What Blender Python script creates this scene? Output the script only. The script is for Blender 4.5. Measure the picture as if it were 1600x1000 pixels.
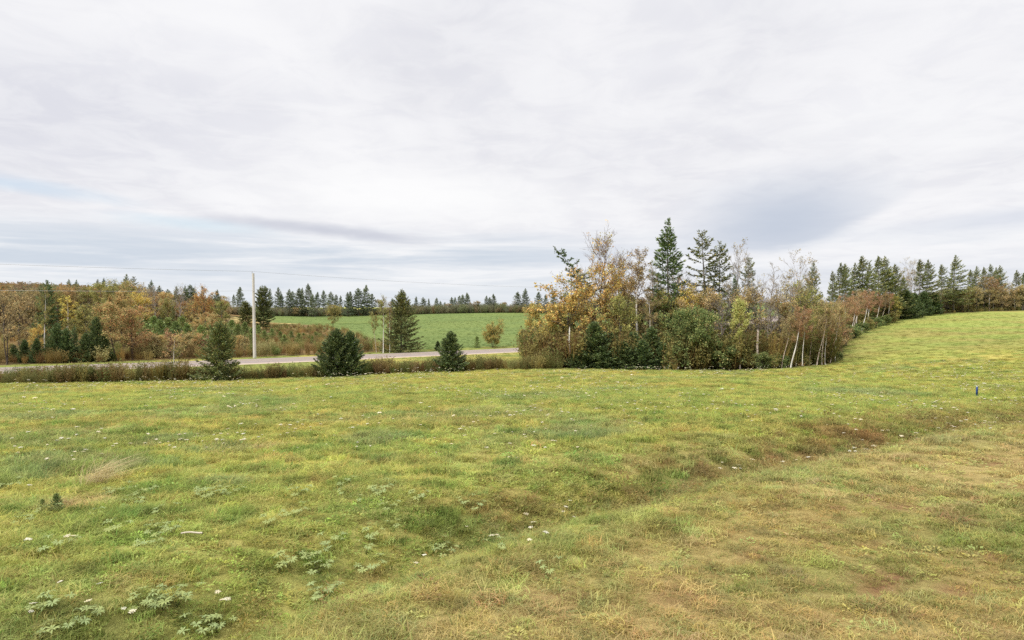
import bpy, math, random
import numpy as np
from mathutils import Vector

scene = bpy.context.scene
for o in list(bpy.data.objects):
    bpy.data.objects.remove(o)
COL = scene.collection
R_ = math.radians

# ------------------------------------------------------------------ camera
F = 1062.0          # focal length in pixels of the 1600 px wide photograph
HZ = 480.0          # image row of eye level
EYE = 1.7
cam_d = bpy.data.cameras.new('camera')
cam = bpy.data.objects.new('camera', cam_d)
COL.objects.link(cam)
cam.location = (0, 0, EYE)
cam.rotation_euler = (R_(90), 0, 0)
cam_d.sensor_width = 36
cam_d.lens = F / 1600 * 36
cam_d.shift_y = -(500 - HZ) / 1600
cam_d.clip_start = 0.05
cam_d.clip_end = 20000
scene.camera = cam

# ------------------------------------------------------------------ sky
SUN_EL, SUN_AZ = 48.0, -125.0      # azimuth clockwise from +Y
world = bpy.data.worlds.new('World')
scene.world = world
world.use_nodes = True
wt = world.node_tree
wt.nodes.clear()


class G:
    """tiny helper that strings shader nodes together"""

    def __init__(self, t):
        self.t = t

    def n(self, kind, **kw):
        nd = self.t.nodes.new(kind)
        for k, v in kw.items():
            setattr(nd, k, v)
        return nd

    def put(self, sock, v):
        if isinstance(v, bpy.types.NodeSocket):
            self.t.links.new(v, sock)
        elif v is not None:
            sock.default_value = v

    def m(self, op, a, b=None, c=None, clamp=False):
        nd = self.n('ShaderNodeMath', operation=op, use_clamp=clamp)
        for i, v in enumerate((a, b, c)):
            if v is not None:
                self.put(nd.inputs[i], v)
        return nd.outputs[0]

    def ss(self, v, lo, hi, a=0.0, b=1.0):
        nd = self.n('ShaderNodeMapRange', interpolation_type='SMOOTHSTEP')
        self.put(nd.inputs[0], v)
        for i, x in enumerate((lo, hi, a, b)):
            nd.inputs[i + 1].default_value = x
        return nd.outputs[0]

    def xyz(self, x, y, z=0.0):
        nd = self.n('ShaderNodeCombineXYZ')
        for i, v in enumerate((x, y, z)):
            self.put(nd.inputs[i], v)
        return nd.outputs[0]

    def noise(self, vec, scale, detail=4, rough=.5, dist=0.0):
        nd = self.n('ShaderNodeTexNoise')
        self.put(nd.inputs['Vector'], vec)
        nd.inputs['Scale'].default_value = scale
        nd.inputs['Detail'].default_value = detail
        nd.inputs['Roughness'].default_value = rough
        nd.inputs['Distortion'].default_value = dist
        return nd.outputs['Fac']

    def mix(self, f, a, b, blend='MIX'):
        nd = self.n('ShaderNodeMix', data_type='RGBA', blend_type=blend)
        self.put(nd.inputs[0], f)
        for s, v in ((nd.inputs[6], a), (nd.inputs[7], b)):
            if isinstance(v, tuple):
                v = (*v, 1) if len(v) == 3 else v
            self.put(s, v)
        return nd.outputs[2]


g = G(wt)
tc = g.n('ShaderNodeTexCoord')
sep = g.n('ShaderNodeSeparateXYZ')
wt.links.new(tc.outputs['Generated'], sep.inputs[0])
dx, dy, dz = sep.outputs
horiz = g.m('SQRT', g.m('ADD', g.m('MULTIPLY', dx, dx), g.m('MULTIPLY', dy, dy)))
el = g.m('MULTIPLY', g.m('ARCTAN2', dz, horiz), 180 / math.pi)      # degrees
az = g.m('MULTIPLY', g.m('ARCTAN2', dx, dy), 180 / math.pi)         # degrees, 0 ahead
dzc = g.m('ADD', g.m('MAXIMUM', dz, 0.0), 0.09)
layer = g.xyz(g.m('DIVIDE', dx, dzc), g.m('DIVIDE', dy, dzc), 0.0)   # cloud sheet overhead
n_big = g.noise(layer, 0.33, 4, .52, .4)
n_mid = g.noise(layer, 1.25, 6, .60, .5)
rot = g.n('ShaderNodeMapping')
rot.inputs['Rotation'].default_value = (0, 0, R_(52))
rot.inputs['Scale'].default_value = (1.0, .25, 1)
wt.links.new(layer, rot.inputs['Vector'])
n_str = g.noise(rot.outputs[0], 1.5, 5, .55, .3)
strat = g.xyz(g.m('MULTIPLY', az, .045), g.m('MULTIPLY', el, .62), 3.0)   # low layers, seen edge on
n_low = g.noise(strat, 1.0, 6, .58, .35)
n_low2 = g.noise(g.xyz(g.m('MULTIPLY', az, .13), g.m('MULTIPLY', el, 1.5), 9.0), 1.0, 8, .66, .8)
n_fine = g.noise(layer, 3.4, 7, .62, .6)
wob = g.m('MULTIPLY', g.m('SUBTRACT', n_mid, .5), 1.0)


def blob(a0, e0, sa, se, soft=.55, tilt=0.0, amp=.5):
    """soft elliptical cloud mass around azimuth a0, elevation e0 (degrees)"""
    a = g.m('SUBTRACT', az, a0)
    e = g.m('SUBTRACT', g.m('SUBTRACT', el, e0), g.m('MULTIPLY', a, tilt))
    r = g.m('SQRT', g.m('ADD', g.m('POWER', g.m('ABSOLUTE', g.m('DIVIDE', a, sa)), 2.0),
                        g.m('POWER', g.m('ABSOLUTE', g.m('DIVIDE', e, se)), 2.0)))
    r = g.m('ADD', r, g.m('MULTIPLY', wob, amp))
    return g.ss(r, 1.0, soft * .2, 0, 1)


shade = g.ss(g.m('ADD', g.m('ADD', g.m('MULTIPLY', n_big, .55), g.m('MULTIPLY', n_str, .35)), g.m('MULTIPLY', n_mid, .2)), .45, .64)
col = g.mix(g.m('MULTIPLY', shade, .8), (.91, .91, .935), (.735, .74, .795))
puff = g.ss(n_mid, .42, .66)
col = g.mix(g.m('MULTIPLY', puff, .42), col, (.97, .97, .985))
col = g.mix(g.m('MULTIPLY', blob(-33, 13.5, 22, 8, .3, .12), .68), col, (.69, .70, .775))
col = g.mix(g.m('MULTIPLY', g.ss(n_fine, .40, .64), .28), col, (.99, .99, 1.0))
col = g.mix(g.m('MULTIPLY', g.ss(n_fine, .52, .34), .14), col, (.70, .71, .80))
col = g.mix(g.m('MULTIPLY', blob(-8, 9.0, 22, 4.2, .2), .8), col, (1.01, 1.01, 1.01))
col = g.mix(g.m('MULTIPLY', blob(29, 13, 10, 4.0, .3), .4), col, (.95, .955, .97))
# band of flat low cloud towards the horizon
lowm = g.ss(el, 7.2, 4.6)
low = g.mix(g.ss(n_low, .38, .62), (.62, .69, .78), (.92, .93, .95))
low = g.mix(g.m('MULTIPLY', g.ss(n_low2, .44, .66), .5), low, (.70, .75, .82))
low = g.mix(g.ss(el, 3.2, .4, 0, .65), low, (.80, .84, .88))
lowm = g.m('MULTIPLY', lowm, g.ss(az, 14, -2, .35, .92))
col = g.mix(lowm, col, low)
# grey streak over the gap on the one side, lens shaped cloud on the other
streak = blob(-15.5, 6.25, 13.5, .85, .3, -.075, 1.1)
col = g.mix(g.m('MULTIPLY', streak, .9), col, (.61, .63, .71))
lens_a = blob(22.0, 6.6, 11.5, 5.6, .1, .05, .25)
lens_cut = g.ss(g.m('SUBTRACT', g.m('ADD', el, g.m('MULTIPLY', wob, 2.2)), g.m('ADD', 3.9, g.m('MULTIPLY', g.m('POWER', g.m('MAXIMUM', g.m('SUBTRACT', az, 19.5), 0.0), 2.0), .034))), -.2, 1.1)
lens = g.m('MULTIPLY', lens_a, lens_cut)
col = g.mix(g.m('MULTIPLY', lens, .9), col, (.54, .60, .71))
lens2 = g.m('MULTIPLY', blob(36, 6.1, 9, 1.1, .3, .06, .3), .45)
col = g.mix(lens2, col, (.62, .67, .78))
# the overcast grows brighter overhead, as thick cloud does
col = g.mix(1.0, col, g.xyz(*[g.ss(el, 22, 75, 1.0, 2.6)] * 3), 'MULTIPLY')
cl = g.n('ShaderNodeBackground')
wt.links.new(col, cl.inputs[0])
cl.inputs[1].default_value = 0.50
sky = g.n('ShaderNodeTexSky', sky_type='NISHITA', sun_disc=False)
sky.sun_elevation = R_(SUN_EL)
sky.sun_rotation = R_(SUN_AZ)
sky.altitude = 20
skb = g.n('ShaderNodeBackground')
wt.links.new(sky.outputs[0], skb.inputs[0])
skb.inputs[1].default_value = .085
gap = g.m('MAXIMUM', blob(-36, 8.3, 9.5, .85, .2, -.10, 1.2), blob(-25, 6.3, 9, .8, .2, -.07, 1.2))
gap = g.m('MULTIPLY', gap, .42)
ms = g.n('ShaderNodeMixShader')
wt.links.new(gap, ms.inputs[0])
wt.links.new(cl.outputs[0], ms.inputs[1])
wt.links.new(skb.outputs[0], ms.inputs[2])
wo = g.n('ShaderNodeOutputWorld')
wt.links.new(ms.outputs[0], wo.inputs[0])

sun_d = bpy.data.lights.new('sun', 'SUN')
sun_d.energy = 2.0
sun_d.angle = R_(18)
sun_d.color = (1, .95, .88)
sun = bpy.data.objects.new('sun', sun_d)
COL.objects.link(sun)
sd = Vector((math.sin(R_(SUN_AZ)) * math.cos(R_(SUN_EL)), math.cos(R_(SUN_AZ)) * math.cos(R_(SUN_EL)), math.sin(R_(SUN_EL))))
sun.rotation_euler = sd.to_track_quat('Z', 'Y').to_euler()

scene.view_settings.view_transform = 'Standard'
scene.view_settings.look = 'None'
scene.view_settings.gamma = 1
scene.view_settings.use_curve_mapping = False
scene.view_settings.exposure = 1.0
scene.cycles.max_bounces = 5
scene.cycles.diffuse_bounces = 3
scene.cycles.glossy_bounces = 2
scene.cycles.transmission_bounces = 4
scene.cycles.use_denoising = False      # fine grass keeps its own grain
world.cycles.sampling_method = 'NONE'      # an even sky needs no light map

# ------------------------------------------------------------------ noise and colour helpers


def _hash(ix, iy, seed):
    h = (ix.astype(np.int64) * 374761393 + iy.astype(np.int64) * 668265263 + seed * 144269504) & 0xFFFFFFFF
    h = ((h ^ (h >> 13)) * 1274126177) & 0xFFFFFFFF
    h = h ^ (h >> 16)
    return (h & 0xFFFFFF) / float(0x1000000)


def vnoise(x, y, seed=0):
    ix, iy = np.floor(x), np.floor(y)
    fx, fy = x - ix, y - iy
    fx = fx * fx * (3 - 2 * fx)
    fy = fy * fy * (3 - 2 * fy)
    a, b = _hash(ix, iy, seed), _hash(ix + 1, iy, seed)
    c, d = _hash(ix, iy + 1, seed), _hash(ix + 1, iy + 1, seed)
    return (a * (1 - fx) + b * fx) * (1 - fy) + (c * (1 - fx) + d * fx) * fy


def fbm(x, y, size, octs=4, seed=0):
    s, amp, tot = 0, 1.0, 0
    x, y = np.asarray(x, float) / size, np.asarray(y, float) / size
    for k in range(octs):
        s = s + amp * vnoise(x, y, seed + k * 17)
        tot += amp
        amp *= .5
        x, y = x * 2.03 + 5.1, y * 2.03 + 1.7
    return s / tot


def smooth(v, lo, hi):
    t = np.clip((v - lo) / (hi - lo), 0, 1)
    return t * t * (3 - 2 * t)


def lin(r, g_, b):
    """sRGB 0-255 to linear"""
    v = np.array([r, g_, b]) / 255.0
    return np.where(v <= .04045, v / 12.92, ((v + .055) / 1.055) ** 2.4)


# ------------------------------------------------------------------ terrain
# heights are surveyed at points (column, row, metres ahead) of the photograph
CTRL = [(-300, 1000, 3.47), (0, 1000, 3.47), (400, 1000, 3.47), (800, 1000, 3.47), (1200, 1000, 3.47), (1600, 1000, 3.47), (1900, 1000, 3.47),
        (0, 785, 7.0), (800, 780, 7.0), (1600, 772, 7.0),
        (0, 700, 12), (400, 695, 12), (800, 690, 12), (1200, 682, 12), (1600, 676, 12),
        (-200, 648, 21), (0, 643, 22), (400, 638, 22), (800, 632, 22), (1200, 630, 22), (1600, 643, 22), (1900, 648, 22),
        (0, 617, 36), (400, 610, 36), (800, 604, 36), (1200, 603, 36), (1526, 621, 30), (1600, 603, 37), (1900, 600, 37),
        (-200, 606, 49), (0, 601, 50.5), (343, 593, 54), (530, 588, 57), (704, 582, 59), (880, 578, 61), (1050, 579, 61), (1150, 579, 61.5), (1250, 574, 62.5), (1310, 568, 66),
        (1318, 545, 80), (1330, 521, 98), (1400, 500, 125), (1450, 492, 138), (1500, 488, 146), (1600, 485, 152), (1800, 483, 152),
        (1450, 540, 76), (1600, 552, 62), (1600, 527, 82), (1600, 504, 112), (1500, 512, 105), (1800, 550, 62), (1800, 503, 112),
        (0, 588, 60), (400, 573, 74), (700, 556, 88), (800, 555, 95), (1000, 552, 92), (1200, 545, 92),
        (-250, 589, 59.5), (0, 577, 66), (200, 571, 72.8), (400, 563.5, 81), (600, 555.5, 91.5), (800, 546.5, 105), (900, 541, 114),
        (0, 568, 75), (200, 562, 82), (400, 556, 91), (600, 548, 102), (800, 541, 116),
        (0, 520, 120), (200, 515, 120), (400, 525, 130), (100, 486, 180), (0, 470, 260), (200, 474, 260), (-300, 465, 280),
        (420, 512, 160), (500, 514, 160), (428, 503, 230), (500, 498, 262), (300, 492, 220),
        (620, 520, 150), (700, 505, 200), (700, 489.5, 300), (820, 489, 300), (600, 491, 300), (820, 510, 180), (950, 489, 300),
        (435, 483, 480), (700, 482, 480), (300, 480, 420), (100, 470, 420), (1000, 480, 300), (1200, 478, 220), (1400, 480, 220), (1600, 480, 240), (1300, 480, 420)]
CP = np.array([((p - 800) / F * D, D, EYE - (q - HZ) / F * D) for p, q, D in CTRL])
far_ring = [(math.cos(t) * 700, math.sin(t) * 700 + 60, 0.5) for t in np.linspace(0, 2 * math.pi, 14, endpoint=False)]
near_ring = [(-14, -2, .2), (14, -2, .3), (0, -10, .5), (-30, -25, .8), (30, -25, 1.2), (-60, 10, -.6), (60, 20, .1), (120, 60, 1.5), (0, -80, 2.5), (-80, -60, 2.0), (90, -60, 3.0)]
CP = np.vstack([CP, np.array(far_ring), np.array(near_ring)])


def _tps(r2):
    return np.where(r2 > 1e-9, r2 * np.log(np.maximum(r2, 1e-9)), 0)


_S = 60.0


def _solve():
    P = CP[:, :2] / _S
    n = len(P)
    d2 = ((P[:, None] - P[None]) ** 2).sum(-1)
    A = np.zeros((n + 3, n + 3))
    A[:n, :n] = _tps(d2) + np.eye(n) * 2e-4
    A[:n, n] = 1
    A[:n, n + 1:] = P
    A[n:, :n] = A[:n, n:].T
    b = np.zeros(n + 3)
    b[:n] = CP[:, 2]
    return P, np.linalg.solve(A, b)


_P, _W = _solve()


def base_z(x, y):
    x, y = np.asarray(x, float), np.asarray(y, float)
    sh = x.shape
    q = np.stack([x.ravel(), y.ravel()], 1) / _S
    out = np.zeros(len(q))
    for i in range(0, len(q), 20000):
        qq = q[i:i + 20000]
        d2 = ((qq[:, None] - _P[None]) ** 2).sum(-1)
        out[i:i + 20000] = _tps(d2) @ _W[:-3] + _W[-3] + qq @ _W[-2:]
    out = out.reshape(sh)
    r = np.hypot(x, y - 60)
    k = smooth(r, 480, 690)
    return out * (1 - k) + .5 * k


def unproject(px, py, fn=None):
    """ground point seen at a photograph pixel"""
    fn = fn or base_z
    D = np.concatenate([np.linspace(2.5, 20, 1200), np.linspace(20, 180, 1600)])
    u = (px - 800) / F
    ray = EYE - (py - HZ) / F * D
    hit = np.nonzero(fn(u * D, D) >= ray)[0]
    d = D[hit[0]] if len(hit) else D[-1]
    return np.array([u * d, d])


def dist_line(x, y, pts):
    """distance to a polyline and signed side of it"""
    x, y = np.asarray(x, float), np.asarray(y, float)
    best = np.full(x.shape, 1e9)
    side = np.zeros(x.shape)
    par = np.zeros(x.shape)
    for i in range(len(pts) - 1):
        a, b = np.array(pts[i]), np.array(pts[i + 1])
        e = b - a
        t = np.clip(((x - a[0]) * e[0] + (y - a[1]) * e[1]) / (e @ e), 0, 1)
        d = np.hypot(x - a[0] - t * e[0], y - a[1] - t * e[1])
        k = d < best
        side = np.where(k, np.sign(e[0] * (y - a[1]) - e[1] * (x - a[0])), side)
        par = np.where(k, i + t, par)
        best = np.where(k, d, best)
    return best, side, par


DITCH = [unproject(*p) for p in ((1900, 622), (1600, 648), (1450, 664), (1300, 688), (1150, 716), (1000, 755), (860, 785), (740, 812), (600, 853), (470, 890), (330, 940), (200, 985))]
DITCH.append(DITCH[-1] + (DITCH[-1] - DITCH[-3]) * 1.5)
EDGE = [np.array(((p - 800) / F * D, D)) for p, D in ((-400, 46.5), (-200, 49), (0, 50.5), (343, 54), (530, 57), (704, 59), (880, 61), (1050, 61), (1150, 61.5), (1250, 62.5), (1310, 66),
                                                      (1318, 80), (1330, 98), (1400, 125), (1450, 138), (1500, 146), (1600, 152), (1800, 152), (2200, 150))]
ROAD_A, ROAD_B = np.array((-49.7, 66.0)), np.array((0.0, 105.0))
ROAD_E = (ROAD_B - ROAD_A) / np.linalg.norm(ROAD_B - ROAD_A)
ROAD_N = np.array((-ROAD_E[1], ROAD_E[0]))


def road_st(x, y):
    return (x - ROAD_A[0]) * ROAD_E[0] + (y - ROAD_A[1]) * ROAD_E[1], (x - ROAD_A[0]) * ROAD_N[0] + (y - ROAD_A[1]) * ROAD_N[1]


_RS = np.linspace(-400, 600, 500)
_RZ0 = base_z(ROAD_A[0] + ROAD_E[0] * _RS, ROAD_A[1] + ROAD_E[1] * _RS)
_k = np.exp(-np.linspace(-2, 2, 21) ** 2)
_RZ = np.convolve(np.pad(_RZ0, 10, mode='edge'), _k / _k.sum(), 'valid')


def gz(x, y):
    x, y = np.asarray(x, float), np.asarray(y, float)
    z = base_z(x, y)
    s, t = road_st(x, y)
    k = 1 - smooth(np.abs(t), 4.6, 9.0)
    z = z * (1 - k) + (np.interp(s, _RS, _RZ) - .06) * k
    d, side, par = dist_line(x, y, DITCH)
    dd = np.hypot(x, y)
    w = .48 + .030 * dd
    z = z - (.28 + .007 * np.minimum(dd, 30)) * np.exp(-(d / w) ** 2)
    z = z + (.05 + .002 * np.minimum(dd, 30)) * np.exp(-((d - 2.0 * w) / (w * 1.1)) ** 2) * (side > 0)
    fade = (1 - smooth(dd, 60, 300)) * (1 - k)
    z = z + ((fbm(x, y, 2.2, 3, 5) - .5) * .09 + (fbm(x, y, .6, 2, 9) - .5) * .05) * fade
    z = z + (fbm(x, y, 25, 2, 31) - .5) * .35 * smooth(dd, 12, 45) * (1 - k)
    return z


def gz1(x, y):
    return float(gz(np.array([x]), np.array([y]))[0])


FIELD_L = [np.array(((p - 800) / F * D, D)) for p, D in ((640, 97), (600, 104), (575, 125), (540, 152), (470, 190), (415, 228), (380, 300))]

# dry patches, lush patches: real colour of the sward (linear albedo)
C_LAWN = lin(170, 153, 87)
C_LAWN_G = lin(146, 148, 78)
C_STRAW = lin(194, 176, 112)
C_MEAD = lin(168, 168, 76)
C_MEAD_Y = lin(186, 170, 84)
C_MEAD_G = lin(132, 154, 68)
C_BLUE = lin(132, 152, 104)
C_BROWN = lin(146, 120, 84)
C_RUST = lin(146, 104, 66)
C_SOIL = lin(142, 104, 80)
C_ROADG = lin(130, 140, 66)
C_FIELD = lin(100, 120, 64)
C_FARY = lin(176, 180, 82)
C_BRUSH = lin(122, 98, 62)
C_WOOD = lin(82, 74, 48)


def mixc(a, b, k):
    return a * (1 - k[..., None]) + b * k[..., None]


BLUE_SPOTS = [(unproject(*p), r) for p, r in (((60, 720), 1.0), ((130, 725), .8), ((180, 735), .6), ((30, 655), 2.0), ((260, 690), .8), ((350, 760), .35), ((590, 690), .9), ((900, 680), 1.1), ((60, 745), .6), ((330, 705), .6), ((1350, 615), 3), ((1290, 545), 4)  )]
RUST_SPOTS = [(unproject(*p), r) for p, r in (((770, 770), .55), ((700, 775), .4), ((490, 755), .3), ((1380, 668), 1.2), ((1320, 675), 1.0), ((1250, 690), .9), ((960, 745), .6), ((1060, 720), .8), ((190, 765), .25), ((1450, 650), 1.5), ((600, 850), .3))]
SOIL_SPOTS = [(unproject(*p), r) for p, r in (((1390, 905), .22), ((1460, 915), .2), ((1370, 925), .16), ((1560, 870), .18), ((840, 935), .10), ((1000, 980), .10), ((1330, 985), .12), ((1180, 870), .08))]
STRAW_SPOTS = [(unproject(*p), r) for p, r in (((150, 750), .45), ((120, 790), .35), ((420, 700), .4))]


def spots(x, y, lst, seed):
    k = np.zeros(np.shape(x))
    n = (fbm(x, y, .35, 3, seed) - .5) * 1.0
    for c, r in lst:
        d = np.hypot(x - c[0], y - c[1]) / r
        k = np.maximum(k, 1 - smooth(d + n, .45, 1.25))
    return k


def zone(x, y):
    """returns sward colour, height factor and soil share at ground points"""
    x, y = np.asarray(x, float), np.asarray(y, float)
    dd = np.hypot(x, y)
    dit, side, par = dist_line(x, y, DITCH)
    lawn = smooth(-side * 0 + np.where(side > 0, dit, -dit) + (fbm(x, y, 1.6, 3, 41) - .5) * 2.2, -.7, 1.7 + .05 * dd)   # near side of the swale
    n1, n2, n3 = fbm(x, y, 4.5, 4, 1), fbm(x, y, 1.1, 4, 2), fbm(x, y, .35, 3, 3)
    n4 = fbm(x * .35 + y * .1, y, 6.0, 4, 8)
    mead = mixc(np.broadcast_to(C_MEAD, x.shape + (3,)), C_MEAD_Y, smooth(n4, .46, .66) * .55)
    mead = mixc(mead, C_MEAD_G, smooth(n2, .52, .72) * .8)
    mead = mixc(mead, C_BLUE, smooth(n1, .58, .74) * .35)
    mead = mixc(mead, C_LAWN, smooth(n3, .55, .8) * .4)
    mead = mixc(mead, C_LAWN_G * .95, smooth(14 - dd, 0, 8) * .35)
    mead = mead * (1 + .22 * smooth(16 - dd, 0, 9))[..., None]  # nearby sward colour lightened to offset shade among its long blades
    lw = mixc(np.broadcast_to(C_LAWN, x.shape + (3,)), C_LAWN_G, smooth(n2, .40, .66) * .7)
    lw = mixc(lw, C_STRAW, smooth(n1, .42, .66) * .45)
    lw = mixc(lw, C_MEAD_G, smooth(n3, .62, .78) * .5)
    tus = smooth(fbm(x, y, .32, 2, 101), .64, .76) * (1 - .6 * lawn) * (1 - .5 * smooth(dd, 20, 45))
    mead = mixc(mead, C_MEAD_G * np.array([.8, .9, .8]), tus * .6)
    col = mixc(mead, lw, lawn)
    w = .6 + .05 * dd
    band = np.exp(-((dit - .1 * w) / w) ** 2)
    brown = band * (.35 + .65 * smooth(n3, .38, .62)) * smooth(dd, 5, 10)
    col = mixc(col, C_MEAD_G * .8, band * smooth(.62 - n3, 0, .3) * (1 - .5 * smooth(dd, 5, 25)) * .5)
    col = mixc(col, C_BROWN, brown * .5)
    col = mixc(col, C_RUST, band * smooth(fbm(x, y, .9, 3, 63), .56, .70) * smooth(dd, 5, 10) * .6)
    col = mixc(col, C_BLUE, spots(x, y, BLUE_SPOTS, 51) * .5)
    col = mixc(col, C_RUST, spots(x, y, RUST_SPOTS, 52) * .42 * smooth(n3, .35, .65))
    col = mixc(col, C_STRAW, spots(x, y, STRAW_SPOTS, 53) * .9)
    hgt = .95 - .5 * lawn - .22 * smooth(13 - dd, 0, 7) * (1 - lawn) + .45 * (n2 - .5) + .8 * (fbm(x, y, .55, 2, 23) - .5) + .5 * spots(x, y, BLUE_SPOTS, 51) + .5 * tus
    hgt = np.where(dd > 40, np.minimum(hgt, 1.0), hgt)
    soil = np.maximum(spots(x, y, SOIL_SPOTS, 54) * .85, smooth(fbm(x, y, .8, 4, 77), .66, .74) * lawn * .7)
    # hill on the far side is mown shorter and streaked along the contour
    hill = smooth(y, 60, 78) * smooth(x, 20, 32)
    st = fbm(x * .22 - y * .10, y * .5 + x * .05, 2.5, 4, 19)
    hc = mixc(np.broadcast_to(C_MEAD * np.array([.70, .80, .82]), x.shape + (3,)), C_LAWN * .76, smooth(st, .40, .62) * .55)
    hc = mixc(hc, C_MEAD_G * .92, smooth(n1, .42, .66) * .6)
    col = mixc(col, hc, hill)
    hgt = hgt * (1 - .35 * hill)
    # outside the home field
    de, se, _ = dist_line(x, y, EDGE)
    out = smooth(np.where(se > 0, de, -de), -.3, .8)
    s, t = road_st(x, y)
    rg = mixc(np.broadcast_to(C_ROADG, x.shape + (3,)), C_MEAD_Y, smooth(n1, .5, .7) * .6)
    wood = np.broadcast_to(C_WOOD, x.shape + (3,))
    right_ = smooth(x, 4, 9)
    oc = mixc(rg, wood, right_ * (1 - smooth(t, -9, -6)) + 0)
    df, sf, _ = dist_line(x, y, FIELD_L)
    infield = smooth(np.where(sf < 0, df, -df) + (n1 - .5) * 5, -1, 2)
    beyond = smooth(t, 7.0, 8.5)
    br = mixc(np.broadcast_to(C_BRUSH, x.shape + (3,)), C_WOOD, smooth(n1, .45, .6))
    br = mixc(br, C_STRAW * .8, smooth(fbm(x, y, 9, 3, 66), .5, .62) * smooth(y, 140, 180))
    fn = fbm(x, y, 14, 4, 12)
    fc = mixc(np.broadcast_to(C_FIELD, x.shape + (3,)), C_FIELD * np.array([1.12, 1.06, 1.0]), smooth(fn, .4, .65))
    fc = mixc(fc, C_FARY, smooth(y, 330, 345))
    bc = mixc(br, fc, infield)
    bc = mixc(bc, np.broadcast_to(C_FARY, x.shape + (3,)), smooth(y, 345, 360))
    oc = mixc(oc, bc, beyond)
    col = mixc(col, oc, out)
    hgt = hgt * (1 - out) + out * .9
    soil = soil * (1 - out)
    lum = col @ np.array([.3, .6, .1])
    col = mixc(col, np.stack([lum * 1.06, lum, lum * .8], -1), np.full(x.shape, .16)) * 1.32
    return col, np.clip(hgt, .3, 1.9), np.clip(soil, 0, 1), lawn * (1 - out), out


# ------------------------------------------------------------------ mesh helpers


def make_mesh(name, verts, quads=None, tris=None, colors=None, mats=(), smooth_=False):
    me = bpy.data.meshes.new(name)
    V = np.asarray(verts, np.float32).reshape(-1, 3)
    parts, sizes = [], []
    if quads is not None and len(quads):
        q = np.asarray(quads, np.int32)
        parts.append(q.ravel())
        sizes.append(np.full(len(q), 4, np.int32))
    if tris is not None and len(tris):
        t = np.asarray(tris, np.int32)
        parts.append(t.ravel())
        sizes.append(np.full(len(t), 3, np.int32))
    L, S = np.concatenate(parts), np.concatenate(sizes)
    me.vertices.add(len(V))
    me.vertices.foreach_set('co', V.ravel())
    me.loops.add(len(L))
    me.loops.foreach_set('vertex_index', L)
    me.polygons.add(len(S))
    me.polygons.foreach_set('loop_start', np.concatenate([[0], np.cumsum(S)[:-1]]).astype(np.int32))
    me.polygons.foreach_set('loop_total', S)
    if smooth_:
        me.polygons.foreach_set('use_smooth', np.ones(len(S), bool))
    me.update(calc_edges=True)
    if colors is not None:
        a = me.color_attributes.new('lc', 'FLOAT_COLOR', 'POINT')
        c = np.ones((len(V), 4), np.float32)
        c[:, :3] = colors
        a.data.foreach_set('color', c.ravel())
    for m in mats:
        me.materials.append(m)
    return me


def unit(v):
    return v / np.maximum(np.linalg.norm(v, axis=-1, keepdims=True), 1e-9)


class Wood:
    def __init__(self):
        self.v, self.q, self.n = [], [], 0

    def segs(self, p0, p1, r0, r1, sides=3):
        p0, p1 = np.asarray(p0, float).reshape(-1, 3), np.asarray(p1, float).reshape(-1, 3)
        m = len(p0)
        if not m:
            return
        d = unit(p1 - p0)
        h = np.where(np.abs(d[:, 2:3]) > .9, np.array([[1., 0, 0]]), np.array([[0, 0, 1.]]))
        a = unit(np.cross(d, h))
        b = np.cross(d, a)
        th = np.arange(sides) / sides * 2 * np.pi
        ring = np.cos(th)[None, :, None] * a[:, None] + np.sin(th)[None, :, None] * b[:, None]
        r0 = np.broadcast_to(np.asarray(r0, float), (m,))[:, None, None]
        r1 = np.broadcast_to(np.asarray(r1, float), (m,))[:, None, None]
        vv = np.concatenate([p0[:, None] + ring * r0, p1[:, None] + ring * r1], 1)
        base = self.n + np.arange(m)[:, None, None] * 2 * sides
        i = np.arange(sides)
        j = (i + 1) % sides
        f = np.stack([i, j, j + sides, i + sides], 1)[None] + base
        self.v.append(vv.reshape(-1, 3))
        self.q.append(f.reshape(-1, 4))
        self.n += m * 2 * sides

    def sweep(self, pts, rad, sides=7):
        pts = np.asarray(pts, float)
        rad = np.asarray(rad, float)
        m = len(pts)
        d = unit(np.gradient(pts, axis=0))
        h = np.array([1., 0.02, 0]) if abs(d[0, 2]) > .7 else np.array([0, 0, 1.])
        a = unit(np.cross(d, h))
        b = np.cross(d, a)
        th = np.arange(sides) / sides * 2 * np.pi
        vv = pts[:, None] + rad[:, None, None] * (np.cos(th)[None, :, None] * a[:, None] + np.sin(th)[None, :, None] * b[:, None])
        i = np.arange(sides)
        j = (i + 1) % sides
        f = (np.stack([i, j, j + sides, i + sides], 1)[None] + (np.arange(m - 1) * sides)[:, None, None]).reshape(-1, 4) + self.n
        self.v.append(vv.reshape(-1, 3))
        self.q.append(f)
        self.n += m * sides

    def mesh(self, name, mat):
        return make_mesh(name, np.concatenate(self.v), np.concatenate(self.q), mats=(mat,), smooth_=True)


def leaf_mesh(name, pos, dirs, nrm, ln, wd, cols, mat, fold=.0):
    """diamond shaped leaves / needle sprays, one quad each"""
    d = unit(dirs)
    s = unit(np.cross(d, nrm))
    ln, wd = np.asarray(ln)[:, None], np.asarray(wd)[:, None]
    n = unit(np.cross(s, d))
    v = np.stack([pos, pos + d * ln * .45 + s * wd * .5 + n * wd * fold, pos + d * ln, pos + d * ln * .45 - s * wd * .5 + n * wd * fold], 1)
    q = np.arange(len(pos) * 4).reshape(-1, 4)
    return make_mesh(name, v.reshape(-1, 3), q, colors=np.repeat(cols, 4, 0), mats=(mat,))


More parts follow.
